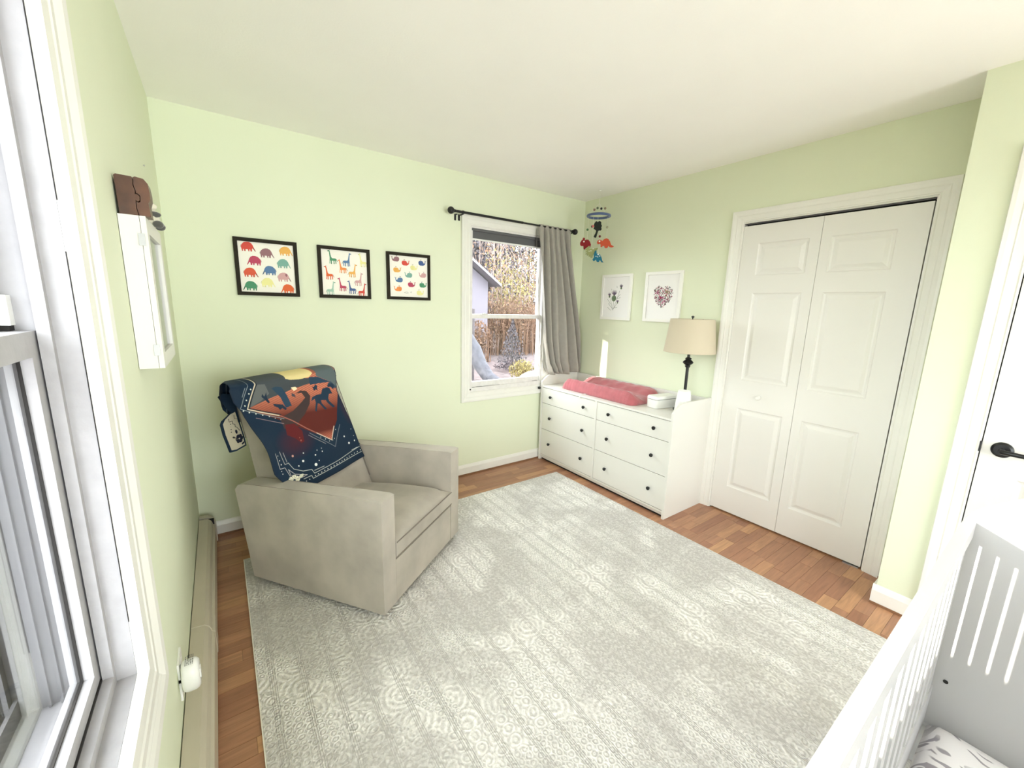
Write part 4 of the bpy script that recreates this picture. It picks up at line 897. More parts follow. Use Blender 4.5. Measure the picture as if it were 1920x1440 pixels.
def whale(cx_, cy_, s, c, d):
    """d=1: tail at the right"""
    X = lambda P: [(cx_+d*x*s, cy_+y*s) for x, y in P]
    o = [(c, X([(-.50, .02), (-.46, .18), (-.34, .26), (-.02, .26), (.10, .20), (.16, .04), (.24, -.04), (.32, .02), (.36, .18), (.30, .30), (.35, .32), (.39, .22), (.48, .34), (.50, .30), (.42, .16), (.40, -.06), (.30, -.20), (.10, -.28), (-.30, -.28), (-.44, -.18)])),
         (darker(c, .45), X(stroke([(-.18, .27), (-.19, .36), (-.26, .42)], .035))), (darker(c, .45), X(stroke([(-.18, .30), (-.14, .40), (-.09, .42)], .035))),
         (darker(c, .5), X(stroke([(.16, .02), (.25, -.06), (.34, .02), (.37, .20)], .05)))]
    for x in (-.32, -.2, -.08): o.append((darker(c, .78), X(stroke([(x, .22), (x-.02, -.22)], .02))))
    return o
def back_pictures():
    S = .33; b = .021
    def mk(x0, z0): return lambda u, v, t: (x0+u, -.0006-t, z0+v)
    I = S-2*b
    A = [(.16, .10, 'red', 1), (.50, .20, 'mauve', 1), (.87, .13, 'gold', 1), (.26, .37, 'crim', -1), (.81, .39, 'teal', 1), (.53, .55, 'blue', -1), (.17, .61, 'red2', 1), (.80, .67, 'pink', 1), (.15, .88, 'green', -1), (.48, .80, 'pale', 1), (.86, .91, 'orng', -1)]
    ears = {'gold': (.60, .22, .06), 'blue': (.10, .12, .16), 'crim': (.75, .4, .4), 'pink': (.30, .12, .15), 'orng': (.85, .5, .25)}
    f = mk(.304, 1.482); t, p = frame('elephant_print', f, S, S, b, M_bframe, M_paper, 'black-framed print of colourful elephants, the one nearest the white wall cabinet', 'animal prints on the back wall')
    pol = []
    for u, v, c, d in A: pol += elephant(b+I*(.02+u*.96), b+I*(1-v)-.002, I*.245, C_[c], d, ears.get(c))
    decal('artwork', pol, lambda u, v, tt: f(u, v, .0072+tt), p)
    G = [(.22, .17, 'green', 1), (.57, .20, 'blue', -1), (.89, .19, 'pale', 1), (.43, .36, 'ltor', 1), (.13, .52, 'orng', 1), (.69, .44, 'gold', -1), (.82, .63, 'pink', -1), (.19, .86, 'mint', -1), (.41, .77, 'crim', 1), (.62, .82, 'navy', 1), (.89, .87, 'red', -1)]
    f = mk(.7505, 1.482); t, p = frame('giraffe_print', f, S, S, b, M_bframe, M_paper, 'black-framed print of colourful giraffes hanging between the elephant and whale prints', 'animal prints on the back wall')
    pol = []
    for u, v, c, d in G: pol += giraffe(b+I*u, b+I*(1-v), I*.30, C_[c], d)
    decal('artwork', pol, lambda u, v, tt: f(u, v, .0072+tt), p)
    Wh = [(.15, .09, 'mauve', -1), (.42, .17, 'red', 1), (.86, .14, 'navy', 1), (.64, .27, 'pale', 1), (.20, .35, 'gold', 1), (.48, .46, 'teal', -1), (.86, .44, 'pink', -1), (.23, .59, 'blue', -1), (.57, .69, 'crim', 1), (.88, .69, 'green', 1), (.20, .81, 'ltor', -1), (.80, .89, 'pale', 1)]
    f = mk(1.1965, 1.486); t, p = frame('whale_print', f, S, S, b, M_bframe, M_paper, 'black-framed print of colourful whales, the one nearest the window', 'animal prints on the back wall')
    pol = []
    for u, v, c, d in Wh: pol += whale(b+I*u, b+I*(1-v), I*.21, C_[c], d)
    pol += [(C_['dkgr'], stroke([(b+I*.36, b+I*.11), (b+I*.42, b+I*.09), (b+I*.48, b+I*.10)], .0022)), (C_['dkgr'], stroke([(b+I*.38, b+I*.115), (b+I*.43, b+I*.13), (b+I*.47, b+I*.115)], .0012)), (C_['dkgr'], stroke([(b+I*.52, b+I*.13), (b+I*.55, b+I*.10), (b+I*.56, b+I*.14)], .0022))]
    decal('artwork', pol, lambda u, v, tt: f(u, v, .0072+tt), p)
back_pictures()

def right_pictures():
    w, h, b = .336, .398, .023
    def mk(y0, z0): return lambda u, v, t: (W-.0006-t, y0-u, z0+v)
    lilac = (.16, .11, .18); gr = (.14, .20, .11); st = (.15, .18, .15)
    f = mk(-.288, 1.365); t, p = frame('thistle_print', f, w, h, b, M_wframe, M_paperw, 'white-framed thistle flower print nearest the room corner on the right wall', 'floral prints above the dresser', .018)
    pol = []; random.seed(3)
    Q = lambda x, y: ((x-200)/545*.32+.012, .365-(y-260)/840*.355)      # rough layout grid of the print
    for pts in ([(420, 930), (425, 730)], [(410, 920), (360, 680)], [(430, 900), (530, 520)], [(430, 890), (495, 780)], [(380, 930), (310, 865)], [(415, 900), (320, 780)], [(440, 880), (500, 860)], [(490, 690), (550, 655)], [(480, 680), (545, 590)], [(370, 800), (300, 690)], [(470, 420), (475, 460)], [(370, 475), (372, 510)]):
        pol.append((st, stroke([Q(*q) for q in pts], .0026)))
    for x, y, r in ((425, 675, 46),): pol.append((gr, ell(*Q(x, y), .026, .027, 18)))
    for x, y, s in ((430, 590, 1.3), (335, 610, .8), (552, 440, .8), (500, 745, .6)):
        X0, Y0 = Q(x, y)
        for k in range(16):
            a = pi*(.12+.76*k/15); l = s*.030*random.uniform(.7, 1.1)
            pol.append((tuple(v*random.uniform(.7, 1.2) for v in lilac), stroke([(X0, Y0-.008*s), (X0+l*math.cos(a), Y0+l*math.sin(a))], [.004*s, .0012])))
        if s < 1.2: pol.append((gr, ell(X0+.001, Y0-.014*s, .012*s, .014*s, 12)))
    for k in range(9): a = random.uniform(0, 6.3); pol.append(((.30, .38, .28), ell(Q(425, 675)[0]+.015*math.cos(a), Q(425, 675)[1]+.016*math.sin(a), .003, .003, 6)))
    decal('artwork', pol, lambda u, v, tt: f(u, v, .0081+tt), p)
    f = mk(-.762, 1.366); t, p = frame('heart_print', f, w, h, b, M_wframe, M_paperw, 'white-framed print of a heart made of flowers, partly behind the lamp shade', 'floral prints above the dresser', .018)
    pol = []; cx_, cy_ = w/2+.002, h*.50
    def inheart(x, y): x, y = x/.078, (y+.012)/.078; return (x*x+y*y-1)**3 - x*x*y**3 < 0
    cols = [(.30, .03, .09), (.45, .10, .22), (.10, .12, .12), (.20, .10, .06), (.05, .05, .06), (.55, .25, .32), (.16, .24, .22)]
    for k in range(420):
        x, y = random.uniform(-.09, .09), random.uniform(-.10, .09)
        if not inheart(x, y): continue
        a = random.uniform(0, 6.3); c = random.choice(cols)
        pol.append((c, ell(cx_+x, cy_+y, random.uniform(.004, .010), random.uniform(.002, .0035), 7, 0, a)))
    def rose(x, y, r, c):
        for k in range(14):
            a = k*2.4; q = r*k/14; pol.append((tuple(v*random.uniform(.6, 1.3) for v in c), ell(cx_+x+q*math.cos(a), cy_+y+q*math.sin(a), r*.28, r*.15, 8, 0, a+1.5)))
    rose(-.045, .035, .022, (.45, .07, .16)); rose(.038, .040, .026, (.35, .22, .14)); rose(-.015, -.008, .020, (.36, .03, .09)); rose(.020, -.030, .016, (.45, .12, .22)); rose(.038, .040, .009, (.08, .03, .02))
    decal('artwork', pol, lambda u, v, tt: f(u, v, .0081+tt), p)
right_pictures()

# ---------------- curtain rod, curtain, roller shade
def curtain_rod():
    t = thing('curtain_rod', 'black curtain rod with ball finials above the back window', 'curtain rod', (2.3, -.07, 2.147))
    z, y = 2.1475, -.070
    bm = bmesh.new(); tube(bm, [(1.70, y, z), (2.34, y, z)], .0095, 16); obj('outer_tube', bm, M_black, t, smooth=True)
    bm = bmesh.new(); tube(bm, [(2.33, y, z), (2.915, y, z)], .0075, 16); obj('inner_tube', bm, M_black, t, smooth=True)
    for x, s in ((1.672, -1), (2.940, 1)):
        bm = bmesh.new(); blob(bm, (x, y, z), (.026, .026, .026), 24, 16); tube(bm, [(x-s*.022, y, z), (x-s*.040, y, z)], [.013, .010], 14); obj('finial', bm, M_black, t, smooth=True, ang=3)
    for x in (1.775, 2.91):
        b = obj('bracket', boxes((x-.006, x+.006, -.064, -.0005, z-.016, z-.010), (x-.008, x+.008, -.004, -.0005, z-.05, z-.005)), M_black, t, bevel=.001)
        bm = bmesh.new(); tube(bm, [(x-.006, y, z), (x+.006, y, z)], .0125, 16); obj('collar', bm, M_black, b, smooth=True)
    x = 1.742; obj('spare_bracket', boxes((x-.006, x+.006, -.030, -.0005, z-.014, z-.009), (x-.007, x+.007, -.004, -.0005, z-.052, z-.009)), M_black, t, bevel=.001)
curtain_rod()

def curtain():
    Lx = [(.835, 2.715), (.87, 2.675), (.95, 2.645), (1.153, 2.606), (1.534, 2.574), (1.80, 2.550), (2.16, 2.518)]
    Rx = [(.835, 3.085), (.95, 3.075), (1.348, 3.010), (1.60, 2.965), (1.837, 2.928), (2.0, 2.896), (2.16, 2.880)]
    n, m = 260, 120; me = bpy.data.meshes.new('curtain')
    s = np.linspace(0, 1, n)[None, :]; z = np.linspace(.838, 2.160, m)[:, None]
    lx = np.interp(z, [p[0] for p in Lx], [p[1] for p in Lx]); rx = np.interp(z, [p[0] for p in Rx], [p[1] for p in Rx])
    X = lx + (rx-lx)*s
    k = (z-.838)/(2.16-.838)
    ph = 2*pi*(6.2*s + .55*np.sin(2.9*s+1) + .28*np.sin(3.4*k+5*s))
    amp = .014 + .026*(1-k)**.7 + .008*np.sin(9*s)
    amp = np.where(k > .965, .012, amp)
    Y = -.072 - .012*(1-k) + amp*np.sin(ph) + .004*np.sin(2*ph+1.3+3*k)
    X = X + .006*np.cos(ph)*(1-.5*k)
    # pole pocket
    pk = np.exp(-((z-2.1475)/.016)**2); Y = Y*(1-pk*.35) + (-.070)*pk*.35
    Y = np.minimum(Y, -.028)
    # bottom billow and tuck
    bl = np.clip((.95-z)/.11, 0, 1); Y = Y - .018*np.sin(bl*pi)*(.6+.4*np.sin(s*12)) 
    Z = np.broadcast_to(z, X.shape) + .008*np.sin(s*9)*np.clip((.92-z)/.08, 0, 1)
    P = np.stack([X, Y, Z], -1).reshape(-1, 3)
    idx = np.arange(m*n).reshape(m, n); F = np.stack([idx[:-1, :-1], idx[:-1, 1:], idx[1:, 1:], idx[1:, :-1]], -1).reshape(-1, 4)
    me.from_pydata(P.tolist(), [], F.tolist()); me.materials.append(M_curt)
    for p in me.polygons: p.use_smooth = True
    o = link('curtain', me); mo = o.modifiers.new('t', 'SOLIDIFY'); mo.thickness = .002; mo.offset = 0
    tag(o, 'grey linen curtain gathered at the right side of the back window', 'curtain')
    # white lining edge turned towards the window
    bm = bmesh.new(); pts = [(interp(Lx, zz)-.004, -.030-.004*math.sin(zz*9), zz) for zz in np.linspace(.86, 2.13, 40)]
    rows = [[bm.verts.new((x-.003, y-.004, zz)), bm.verts.new((x+.010, y+.006, zz))] for x, y, zz in pts]
    for A, B in zip(rows, rows[1:]): bm.faces.new((A[0], A[1], B[1], B[0]))
    h = obj('side_hem', bm, M_curt, o)
curtain()

def shade():
    t = thing('roller_shade', 'rolled up grey roller shade at the top of back window', 'roller shade', (2.27, .006, 2.06))
    x0, x1 = BW[0]+.014, BW[1]-.014
    obj('fabric', boxes((x0+.004, x1-.004, .0115, .0130, 1.984, 2.050)), M_roll, t)
    bm = bmesh.new(); tube(bm, [(x0+.003, .012-.004, 2.052), (x1-.003, .008, 2.052)], .0125, 18); obj('roller', bm, M_roll, t, smooth=True)
    obj('hem_bar', boxes((x0+.004, x1-.004, .009, .0155, 1.972, 1.985)), M_plastic, t, bevel=.002)
shade()
bm = bmesh.new(); lathe(bm, [(0, -.020), (.010, -.020), (.013, -.014), (.013, -.004), (.008, 0), (0, 0)], (2.620, -.0205, .708), 18, 'y')
tag(obj('cord_winder', bm, M_black, smooth=True), 'small round black knob on window sill casing beside dresser', 'knob')

# ---------------- felt mobile hanging from the ceiling
def mobile():
    c = Vector((2.93, -.362)); zr = 2.240; R_ = .093
    t = thing('nursery_mobile', 'felt dinosaur mobile with blue ring hanging from the ceiling corner', 'mobile', (*c, H))
    dv = (Vector((.1952, -2.9512)) - c).normalized(); rt = Vector((-dv.y, dv.x))          # figures face into the room
    # rt points to screen right when seen from the room centre
    if rt.dot(Vector((.8, -.6))) < 0: rt = -rt
    def at(u, z, d=0): p = c + rt*u + dv*d; return (p.x, p.y, z)
    F = lambda n, col: mat(n, col, 1, bump=.6, bscale=400, sheen=.3)
    Wt = F('white_thread', (.85, .85, .80))
    bm = bmesh.new()
    tube(bm, [(*c, H), (*c, zr+.10)], .0012, 6)
    for a in (.4, 2.5, 4.6): tube(bm, [(*c, zr+.10), (c.x+R_*math.cos(a), c.y+R_*math.sin(a), zr)], .0009, 5)
    obj('hanging_thread', bm, Wt, t)
    bm = bmesh.new(); lathe(bm, [(0, 0), (.010, 0), (.008, .008), (0, .010)], (*c, H-.010), 14); obj('ceiling_hook', bm, M_plastic, t)
    bm = bmesh.new(); n = 48
    tube(bm, [(c.x+R_*math.cos(a), c.y+R_*math.sin(a), zr) for a in np.linspace(0, 2*pi, n+1)], .0105, 12, False); obj('felt_ring', bm, F('blue_felt', (.09, .13, .25)), t, smooth=True, ang=3)
    # (u, ztop, items)
    px = .00457  # one photo pixel at this distance
    cols = dict(br=(.20, .07, .05), ol=(.14, .17, .10), tan=(.26, .19, .12), bk=(.012, .012, .015), gr=(.09, .20, .09), pk=(.52, .14, .13), be=(.34, .32, .20), dr=(.12, .012, .012))
    def bead(u, z, cn, d, r=.0105):
        bm = bmesh.new(); blob(bm, at(u, z, d), (r, r, r), 12, 8); obj('felt_bead', bm, F('bead_'+cn, cols[cn]), t, smooth=True, ang=3)
    U = lambda x: (x-1123)*px
    Z = lambda y: zr - (y-404)*px*1.015
    for x, y, cn, d in ((1114, 390, 'br', -.06), (1120, 387.7, 'ol', -.05), (1134, 388.5, 'tan', -.05), (1127, 392.6, 'bk', .03), (1123, 395.5, 'bk', -.09), (1103.6, 426.8, 'gr', -.03), (1113.8, 426, 'pk', .10), (1112, 424, 'bk', .04), (1140, 423.2, 'be', -.02), (1127.2, 440, 'dr', .0)): bead(U(x), Z(y), cn, d)
    bm = bmesh.new()
    for x, y0, y1, d in ((1104, 405, 446, -.03), (1114, 409, 462, .09), (1122, 409, 418, .07), (1127, 410, 475, 0), (1140, 406, 445, -.02)): tube(bm, [at(U(x), Z(y0), d), at(U(x), Z(y1), d)], .0009, 5)
    obj('figure_thread', bm, Wt, t)
    def fig(name, pts, m_, d, label, th=.008, spots=()):
        P = [(U(1070+x/9.6), Z(350+y/9.6)) for x, y in pts]
        bm = bmesh.new(); prism(bm, P, lambda u, z, q: at(u, z, d+q), 0, th); o = obj(name, bm, m_, t, bevel=.0008); o['label'] = label
        if spots:
            decal('felt_spots', [(c_, [(U(1070+x/9.6), Z(350+y/9.6)) for x, y in ell(sx, sy, r1, r2, 10)]) for c_, sx, sy, r1, r2 in spots], lambda u, z, q: at(u, z, d+th+q+.0003), o, M_felt)
        return o
    wh = (.8, .8, .75)
    fig('felt_tree', [(445, 660), (470, 632), (500, 645), (530, 628), (560, 650), (562, 690), (575, 710), (565, 740), (575, 765), (555, 792), (530, 785), (515, 800), (500, 850), (488, 905), (462, 908), (440, 890), (470, 830), (478, 790), (455, 770), (430, 760), (440, 730), (430, 700)], F('black_felt', (.010, .014, .010)), .06, 'black felt tree')
    fig('felt_dinosaur', [(205, 1010), (200, 970), (225, 925), (250, 905), (238, 880), (258, 888), (266, 865), (275, 888), (290, 885), (282, 925), (310, 912), (350, 915), (380, 950), (400, 1000), (390, 1050), (340, 1040), (300, 1075), (285, 1092), (270, 1070), (265, 1025), (230, 1025)], F('red_felt', (.24, .010, .014)), -.02, 'red felt dinosaur', spots=((wh, 270, 948, 13, 15),))
    fig('felt_dinosaur', [(505, 975), (515, 940), (545, 920), (580, 930), (600, 945), (630, 912), (670, 900), (705, 912), (735, 950), (760, 1010), (812, 1040), (780, 1056), (740, 1052), (712, 1030), (700, 1060), (670, 1070), (645, 1055), (640, 1030), (610, 1030), (600, 1052), (572, 1040), (575, 1010), (560, 990), (525, 1002)], F('orange_felt', (.50, .075, .030)), 0, 'orange felt dinosaur', spots=((wh, 550, 952, 15, 15),))
    fig('felt_leaf', [(295, 1110), (330, 1060), (370, 1032), (385, 1050), (375, 1080), (440, 1080), (535, 1065), (510, 1110), (470, 1150), (448, 1200), (440, 1240), (410, 1238), (395, 1215), (375, 1222), (370, 1190), (340, 1205), (345, 1180), (305, 1175), (345, 1150), (300, 1142), (340, 1115)], F('olive_felt', (.26, .28, .12)), .02, 'olive felt leaf', spots=tuple((wh, x, y, 8, 8) for x, y in ((375, 1125), (408, 1120), (445, 1085))))
    fig('felt_dinosaur', [(500, 1110), (510, 1130), (510, 1165), (545, 1172), (580, 1190), (605, 1240), (620, 1290), (645, 1322), (610, 1318), (575, 1280), (565, 1310), (540, 1315), (515, 1300), (510, 1270), (490, 1290), (460, 1298), (445, 1270), (470, 1230), (462, 1180), (475, 1140)], F('teal_felt', (.010, .13, .20)), .03, 'teal felt dinosaur', spots=tuple((wh, x, y, r, r) for x, y, r in ((540, 1185, 14), (505, 1215, 8), (535, 1225, 9), (570, 1212, 9))))
mobile()

# ---------------- crib with mattress
def crib():
    X0, X1 = .62, 1.985; ya, yb = -2.832, -3.560; zt = .868; zl = .30
    t = thing('crib', 'white slatted baby crib with arched end panel standing on the rug', 'crib', (1.3, -3.2, .011))
    def rail(y0, y1):
        r = obj('side_rail', boxes((X0+.03, X1-.030, y0, y1, zt-.048, zt)), M_cribw, t, bevel=.006, seg=3)
        obj('lower_rail', boxes((X0+.03, X1-.030, y0+.003, y1-.003, .16, zl)), M_cribw, t, bevel=.003)
        x = X0+.075; i = 0
        while x < X1-.06:
            me = bpy.data.meshes.get('slat_mesh') or tomesh(boxes((0, .044, -.0065, .0065, 0, zt-.044-zl)), 'slat_mesh', M_cribw, bevel=.002)
            s = link('slat', me, t); s.location = (x, (y0+y1)/2, zl-.002); x += .0925
    rail(ya-.026, ya); rail(yb, yb+.026)
    def end(x0, x1, arch):
        n = 40; top = []
        for k in range(n+1):
            u = k/n; y = ya + (yb-ya)*u; e = min(u, 1-u)
            z = .878 + (.135 if arch else .0)*(1-(1-min(1, e*2.9))**2.2)
            if e < .02: z -= .012*(1-e/.02)
            top.append((y, z))
        poly = [(ya, .07), *top, (yb, .07)]
        bm = bmesh.new(); prism(bm, poly, lambda y, z, x: (x, y, z), x0, x1); return obj('end_panel', bm, M_cribw, t, bevel=.006, seg=3)
    end(X1-.030, X1, True); end(X0, X0+.030, False)
    for x in (X0, X1-.045):
        for y in (ya-.045, yb):
            obj('leg', boxes((x, x+.045, y, y+.045, .0112, .16)), M_cribw, t, bevel=.004)
    obj('mattress_board', boxes((X0+.03, X1-.03, yb+.026, ya-.026, .075, .09)), M_cribw, t)
    bm = bmesh.new(); lathe(bm, [(0, 0), (.006, 0), (.006, .0015), (0, .0015)], (X1-.0318, -2.878, .335), 16, 'x'); obj('bolt_hole', bm, M_dark, t)
    m = bmesh.new(); nx, ny = 40, 24; x0, x1, y0, y1, z0, z1 = X0+.036, X1-.036, yb+.031, ya-.031, .0905, .205
    def P(u, v):
        ex = min(u, 1-u)*(x1-x0); ey = min(v, 1-v)*(y1-y0); r = .05
        k = lambda e: 1-math.sqrt(max(0, 1-min(1, e/r)**2)) if False else math.sqrt(max(0, 1-(1-min(1, e/r))**2))
        return (x0+(x1-x0)*u, y0+(y1-y0)*v, z1-.045*(1-min(k(ex), k(ey))) + .002*math.sin(u*21)*math.sin(v*9))
    G = [[m.verts.new(P(i/nx, j/ny)) for j in range(ny+1)] for i in range(nx+1)]
    us = [0, .01, .02, .03]
    for i in range(nx):
        for j in range(ny): m.faces.new((G[i][j], G[i+1][j], G[i+1][j+1], G[i][j+1]))
    ring = [G[i][0] for i in range(nx)] + [G[nx][j] for j in range(ny)] + [G[i][ny] for i in range(nx, 0, -1)] + [G[0][j] for j in range(ny, 0, -1)]
    low = [m.verts.new((v.co.x, v.co.y, z0)) for v in ring]; n = len(ring)
    for i in range(n): m.faces.new((ring[i], ring[(i+1) % n], low[(i+1) % n], low[i]))
    m.faces.new(low)
    tag(obj('crib_mattress', m, M_sheet, smooth=True, ang=1.5), 'crib mattress in a white fitted sheet with grey leaf print', 'mattress')
crib()

# ================================================================ OUTSIDE
M_leafd = mat('dark_needles', (.045, .038, .044), .9, noise=.5, nscale=3)
M_leafy = mat('yellow_leaves', (.16, .13, .045), .9, noise=.3, nscale=6)
M_leafo = mat('orange_twigs', (.125, .070, .042), .9, noise=.25, nscale=5)
M_bark = mat('pale_bark', (.16, .12, .105), .9, noise=.3, nscale=8)
M_barkd = mat('grey_bark', (.05, .042, .045), .9, noise=.4, nscale=6)
M_ground = mat('leaf_litter', (.075, .055, .055), 1, noise=.45, nscale=5, bump=.5, bscale=30)
M_siding = mat('lavender_siding', (.115, .105, .125), .8)
ZG = -.62
def terrain():
    bm = bmesh.new()
    for (x0, x1, y0, y1) in ((-45, -.165, -30, 70), (-.165, 60, .165, 70)):
        a = [bm.verts.new(p) for p in ((x0, y0, ZG), (x1, y0, ZG), (x1, y1, ZG), (x0, y1, ZG))]; bm.faces.new(a)
    struct('ground', bm, M_ground)
terrain()
def leaves(bm, c, r, n, s, shape='ball'):
    for _ in range(n):
        if shape == 'cone':
            h = random.random()**1.4; a = random.uniform(0, 2*pi); q = (1-h)*random.uniform(.3, 1)
            p = Vector((c[0]+r[0]*q*math.cos(a), c[1]+r[1]*q*math.sin(a), c[2]+r[2]*h))
        else:
            d = Vector((random.gauss(0, 1), random.gauss(0, 1), random.gauss(0, 1))).normalized()*random.random()**.4
            p = Vector((c[0]+d.x*r[0], c[1]+d.y*r[1], c[2]+d.z*r[2]))
        e = Euler((random.uniform(0, 6), random.uniform(0, 6), random.uniform(0, 6))).to_matrix(); z = s*random.uniform(.5, 1.3)
        bm.faces.new([bm.verts.new(p + e @ Vector(v)*z) for v in ((-.5, 0, 0), (0, -.25, .05), (.6, 0, 0), (0, .25, .05))])
def conifer(x, y, h, r, label, n=1500, s=.16, group=None, z0=ZG, m=None):
    t = thing('conifer', label, 'tree', (x, y, z0), group=group)
    bm = bmesh.new(); tube(bm, [(x, y, z0), (x, y, z0+h*.95)], [r*.10, .01], 8); obj('trunk', bm, M_barkd, t)
    bm = bmesh.new(); leaves(bm, (x, y, z0+h*.05), (r, r, h*.97), n, s, 'cone'); tag(obj('foliage', bm, m or M_leafd, t), kind='stuff')
def bare_tree(x, y, h, label, m=None, lm=None, n=500, s=.12, group=None, r=.09):
    t = thing('birch_tree', label, 'tree', (x, y, ZG), group=group); bm = bmesh.new()
    lean = random.uniform(-.3, .3); P = [Vector((x+lean*k*k*.3+random.uniform(-.04, .04), y, ZG+h*k)) for k in np.linspace(0, 1, 7)]
    tube(bm, P, [r*(1-.8*k) for k in np.linspace(0, 1, 7)], 8); obj('trunk', bm, m or M_bark, t)
    bm = bmesh.new()
    for _ in range(16):
        b = P[random.randint(1, 5)]; a = random.uniform(0, 6.3); l = random.uniform(.5, 1.3)*h*.16
        q = b + Vector((math.cos(a)*l, math.sin(a)*l, l*1.3)); tube(bm, [b, (b+q)/2+Vector((0, 0, .08)), q], [r*.3, r*.2, .008], 5)
    obj('branches', bm, m or M_bark, t)
    if lm:
        bm = bmesh.new(); leaves(bm, (x, y, ZG+h*.55), (h*.22, h*.22, h*.42), n, s); tag(obj('foliage', bm, lm, t), kind='stuff')
def reed(x, y, h, r, lab, m, n=900, name='shrub'):
    t = thing(name, lab, 'shrub', (x, y, ZG)); bm = bmesh.new()
    for _ in range(60):
        a = random.uniform(0, 6.3); q = random.uniform(0, r); bx_, by_ = x+q*math.cos(a), y+q*math.sin(a); hh = h*random.uniform(.6, 1.1)
        tube(bm, [(bx_, by_, ZG), (bx_+random.uniform(-.1, .1), by_, ZG+hh*.5), (bx_+random.uniform(-.3, .3), by_+random.uniform(-.2, .2), ZG+hh)], [.018, .012, .004], 4)
    obj('stems', bm, m, t); bm = bmesh.new(); leaves(bm, (x, y, ZG+h*.55), (r, r, h*.5), n, .11); tag(obj('foliage', bm, m, t), kind='stuff')
CX, CY, CZ = .195, -2.951, 1.454
def ray(k, y): return CX + k*(y-CY)            # k = sideways slope of a line of sight through the window
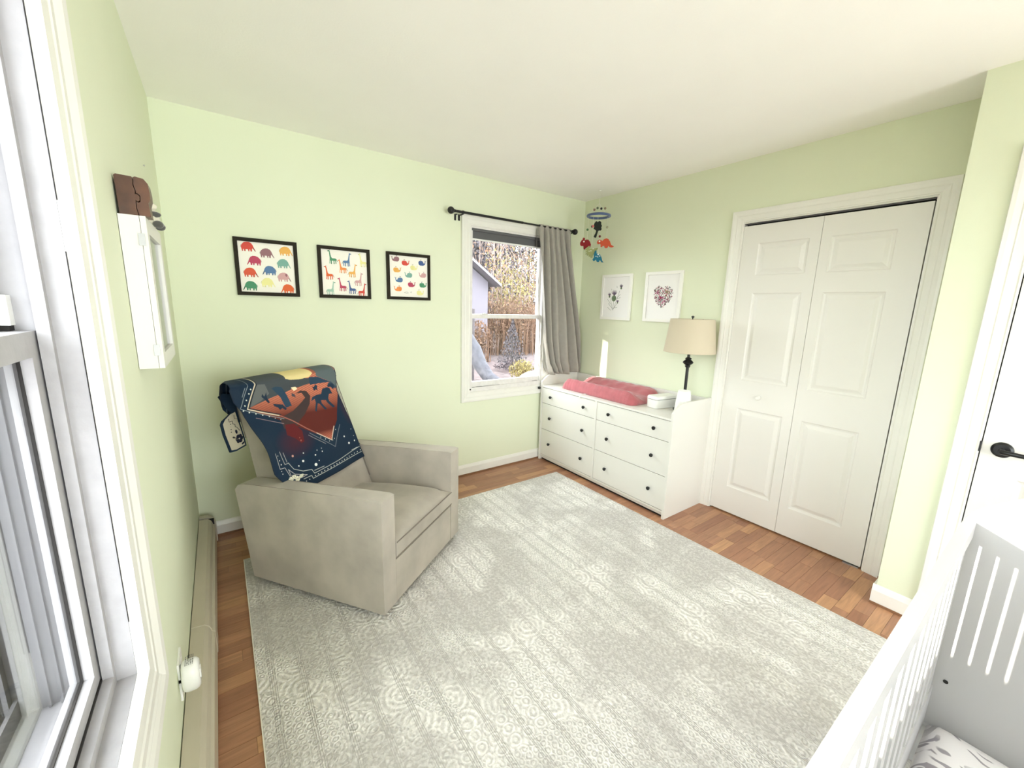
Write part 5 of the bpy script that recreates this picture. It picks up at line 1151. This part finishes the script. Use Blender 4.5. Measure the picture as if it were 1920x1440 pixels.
def yard():
    # neighbour's shed with a sloping roof at the left of the back window
    y = 11.0; xr = ray(.628, y)
    t = thing('shed', 'pale lavender neighbouring house with a sloping white roof edge outside the back window', 'house', (xr-2.2, y+2, ZG))
    zt = CZ + .068*(y-CY)
    poly = [(xr-6.2, ZG), (xr, ZG), (xr, zt), (xr-3.1, zt+2.1), (xr-6.2, zt)]
    bm = bmesh.new(); prism(bm, poly, lambda x, z, d: (x, d, z), y, y+5); obj('wall', bm, M_siding, t)
    ov = .34; sl_ = 2.1/3.1
    bm = bmesh.new(); prism(bm, [(xr-3.1, zt+2.15), (xr+ov, zt+.05-ov*sl_), (xr+ov, zt+.15-ov*sl_), (xr-3.1, zt+2.26), (xr-6.75, zt+.15-ov*sl_), (xr-6.75, zt+.05-ov*sl_)], lambda x, z, d: (x, d, z), y-.45, y+5.3); obj('roof', bm, mat('grey_roof_edge', (.16, .15, .165), .8), t)
    # background trees
    G = 'dark evergreens behind the yard'
    for i, (k, yy, h, r) in enumerate(((.56, 20, 12, 2.6), (.61, 22, 12.5, 2.6), (.66, 24, 12, 2.5), (.60, 27, 15, 3.0), (.71, 28, 12, 2.6), (.77, 30, 12, 2.6))):
        conifer(ray(k, yy), yy, h, r, 'dark evergreen tree rising behind the lavender house', 3200, .34, G)
    for i, (k, yy, h) in enumerate(((.645, 15, 6.5), (.66, 16.5, 5.5), (.675, 14, 5.2), (.69, 17, 6.4), (.71, 15, 4.2), (.73, 19, 7), (.76, 16, 6), (.79, 18, 7), (.805, 14, 5), (.60, 17, 6), (.74, 13.2, 4.0), (.775, 21, 8), (.83, 17, 6))):
        bare_tree(ray(k, yy), yy, h, 'pale slender tree with thin golden leaves in the thicket outside the window', lm=M_leafy if i % 3 else M_leafo, n=260, s=.16, group='slender trees in the thicket', r=.06)
    for k, yy, h, r, m in ((.64, 12.4, 2.6, .9, M_leafo), (.69, 12.0, 2.4, .9, M_leafo), (.735, 12.6, 2.5, .9, M_leafo), (.78, 11.8, 2.3, .9, M_leafo), (.82, 12.8, 2.6, .9, M_leafo), (.60, 11.2-.9, 1.5, .5, M_leafo)):
        reed(ray(k, yy), yy, h, r, ['', ''][0] or 'orange and tan thicket bush %s outside the back window' % {.64: 'beside the lavender house', .69: 'behind the dark pointed shrub, left part', .735: 'behind the pointed shrub tip', .78: 'in the right half of the view', .82: 'close to the curtain side', .60: 'in front of the lavender house wall'}[k], m)
    conifer(ray(.718, 7.9), 7.9, 1.65, .62, 'dark brownish cone-shaped shrub in the middle of the view outside the back window', 1700, .08)
    t = thing('yellow_shrub', 'small bright yellow green shrub in front of the cone-shaped shrub outside', 'shrub', (ray(.755, 6.4), 6.4, ZG))
    bm = bmesh.new()
    for _ in range(40): a = random.uniform(0, 6.3); tube(bm, [(ray(.755, 6.4), 6.4, ZG), (ray(.755, 6.4)+.35*math.cos(a)*random.random(), 6.4+.35*math.sin(a), ZG+random.uniform(.3, .6))], [.012, .003], 4)
    obj('stems', bm, M_leafy, t); bm = bmesh.new(); leaves(bm, (ray(.755, 6.4), 6.4, ZG+.28), (.40, .36, .30), 900, .07); tag(obj('foliage', bm, M_leafy, t), kind='stuff')
    # big leaning grey trunk sweeping down from the left
    P = [(ray(.555, 6.2), 6.2, ZG+1.30), (ray(.585, 6.0), 6.0, ZG+.98), (ray(.605, 5.8), 5.8, ZG+.62), (ray(.635, 5.5), 5.5, ZG+.34), (ray(.69, 5.2), 5.2, ZG+.12), (ray(.74, 5.0), 5.0, ZG+.02)]
    bm = bmesh.new(); tube(bm, P, [.20, .19, .18, .16, .13, .08], 12); tag(obj('fallen_trunk', bm, mat('blue_grey_bark', (.045, .045, .055), .9, noise=.3, nscale=12, bump=1, bscale=20), smooth=True), 'grey curved fallen tree trunk at lower left outside the back window', 'tree trunk')
    bm = bmesh.new(); blob(bm, (ray(.80, 5.6), 5.6, ZG+.14), (.42, .30, .24), 14, 8, .10); tag(obj('boulder', bm, mat('pale_rock', (.15, .145, .145), .9, noise=.2, nscale=6), smooth=True), 'pale grey boulder at lower right outside the back window', 'rock')
    bm = bmesh.new(); tube(bm, [(ray(.578, 7), 7, ZG), (ray(.578, 7), 7, ZG+2.0)], .07, 8); tag(obj('fence_post', bm, M_barkd), 'brown wooden post at the left edge of the view outside the back window', 'post')
    t = thing('shading_tree', 'unseen tall tree with a high crown placed to shade the back window', 'tree', (-8.06, 4.0, ZG))  # out of view; crown placed to cut off the upper wall sun patch
    bm = bmesh.new(); tube(bm, [(-8.5, 4.3, ZG), (-8.4, 4.25, 1.5), (-8.3, 4.1, 4.5)], [.09, .07, .04], 8); obj('trunk', bm, M_barkd, t)
    bm = bmesh.new(); leaves(bm, (-8.06, 4.0, 4.42), (1.7, 1.5, 1.40), 6500, .22); tag(obj('foliage', bm, M_leafo, t), kind='stuff')
    # brown hedge along the house seen obliquely through the left window
    t = thing('brown_hedge', 'dark brown hedge outside the left window', 'hedge', (-3.2, 6, ZG))
    bm = bmesh.new()
    for k in range(10): leaves(bm, (-2.7+.1*k, 3.5+k*1.3, ZG+1.3), (.7, .8, 1.4), 260, .22)
    tag(obj('foliage', bm, mat('brown_foliage', (.05, .038, .032), 1, noise=.4, nscale=3), t), kind='stuff')
    for sx, sy, h in ((-4.5, 24, 10), (1.0, 26, 10)): conifer(sx, sy, h, 2.0, 'tall dark evergreen standing far beyond the brown hedge', 900, .35, 'evergreens beyond the hedge')
yard()
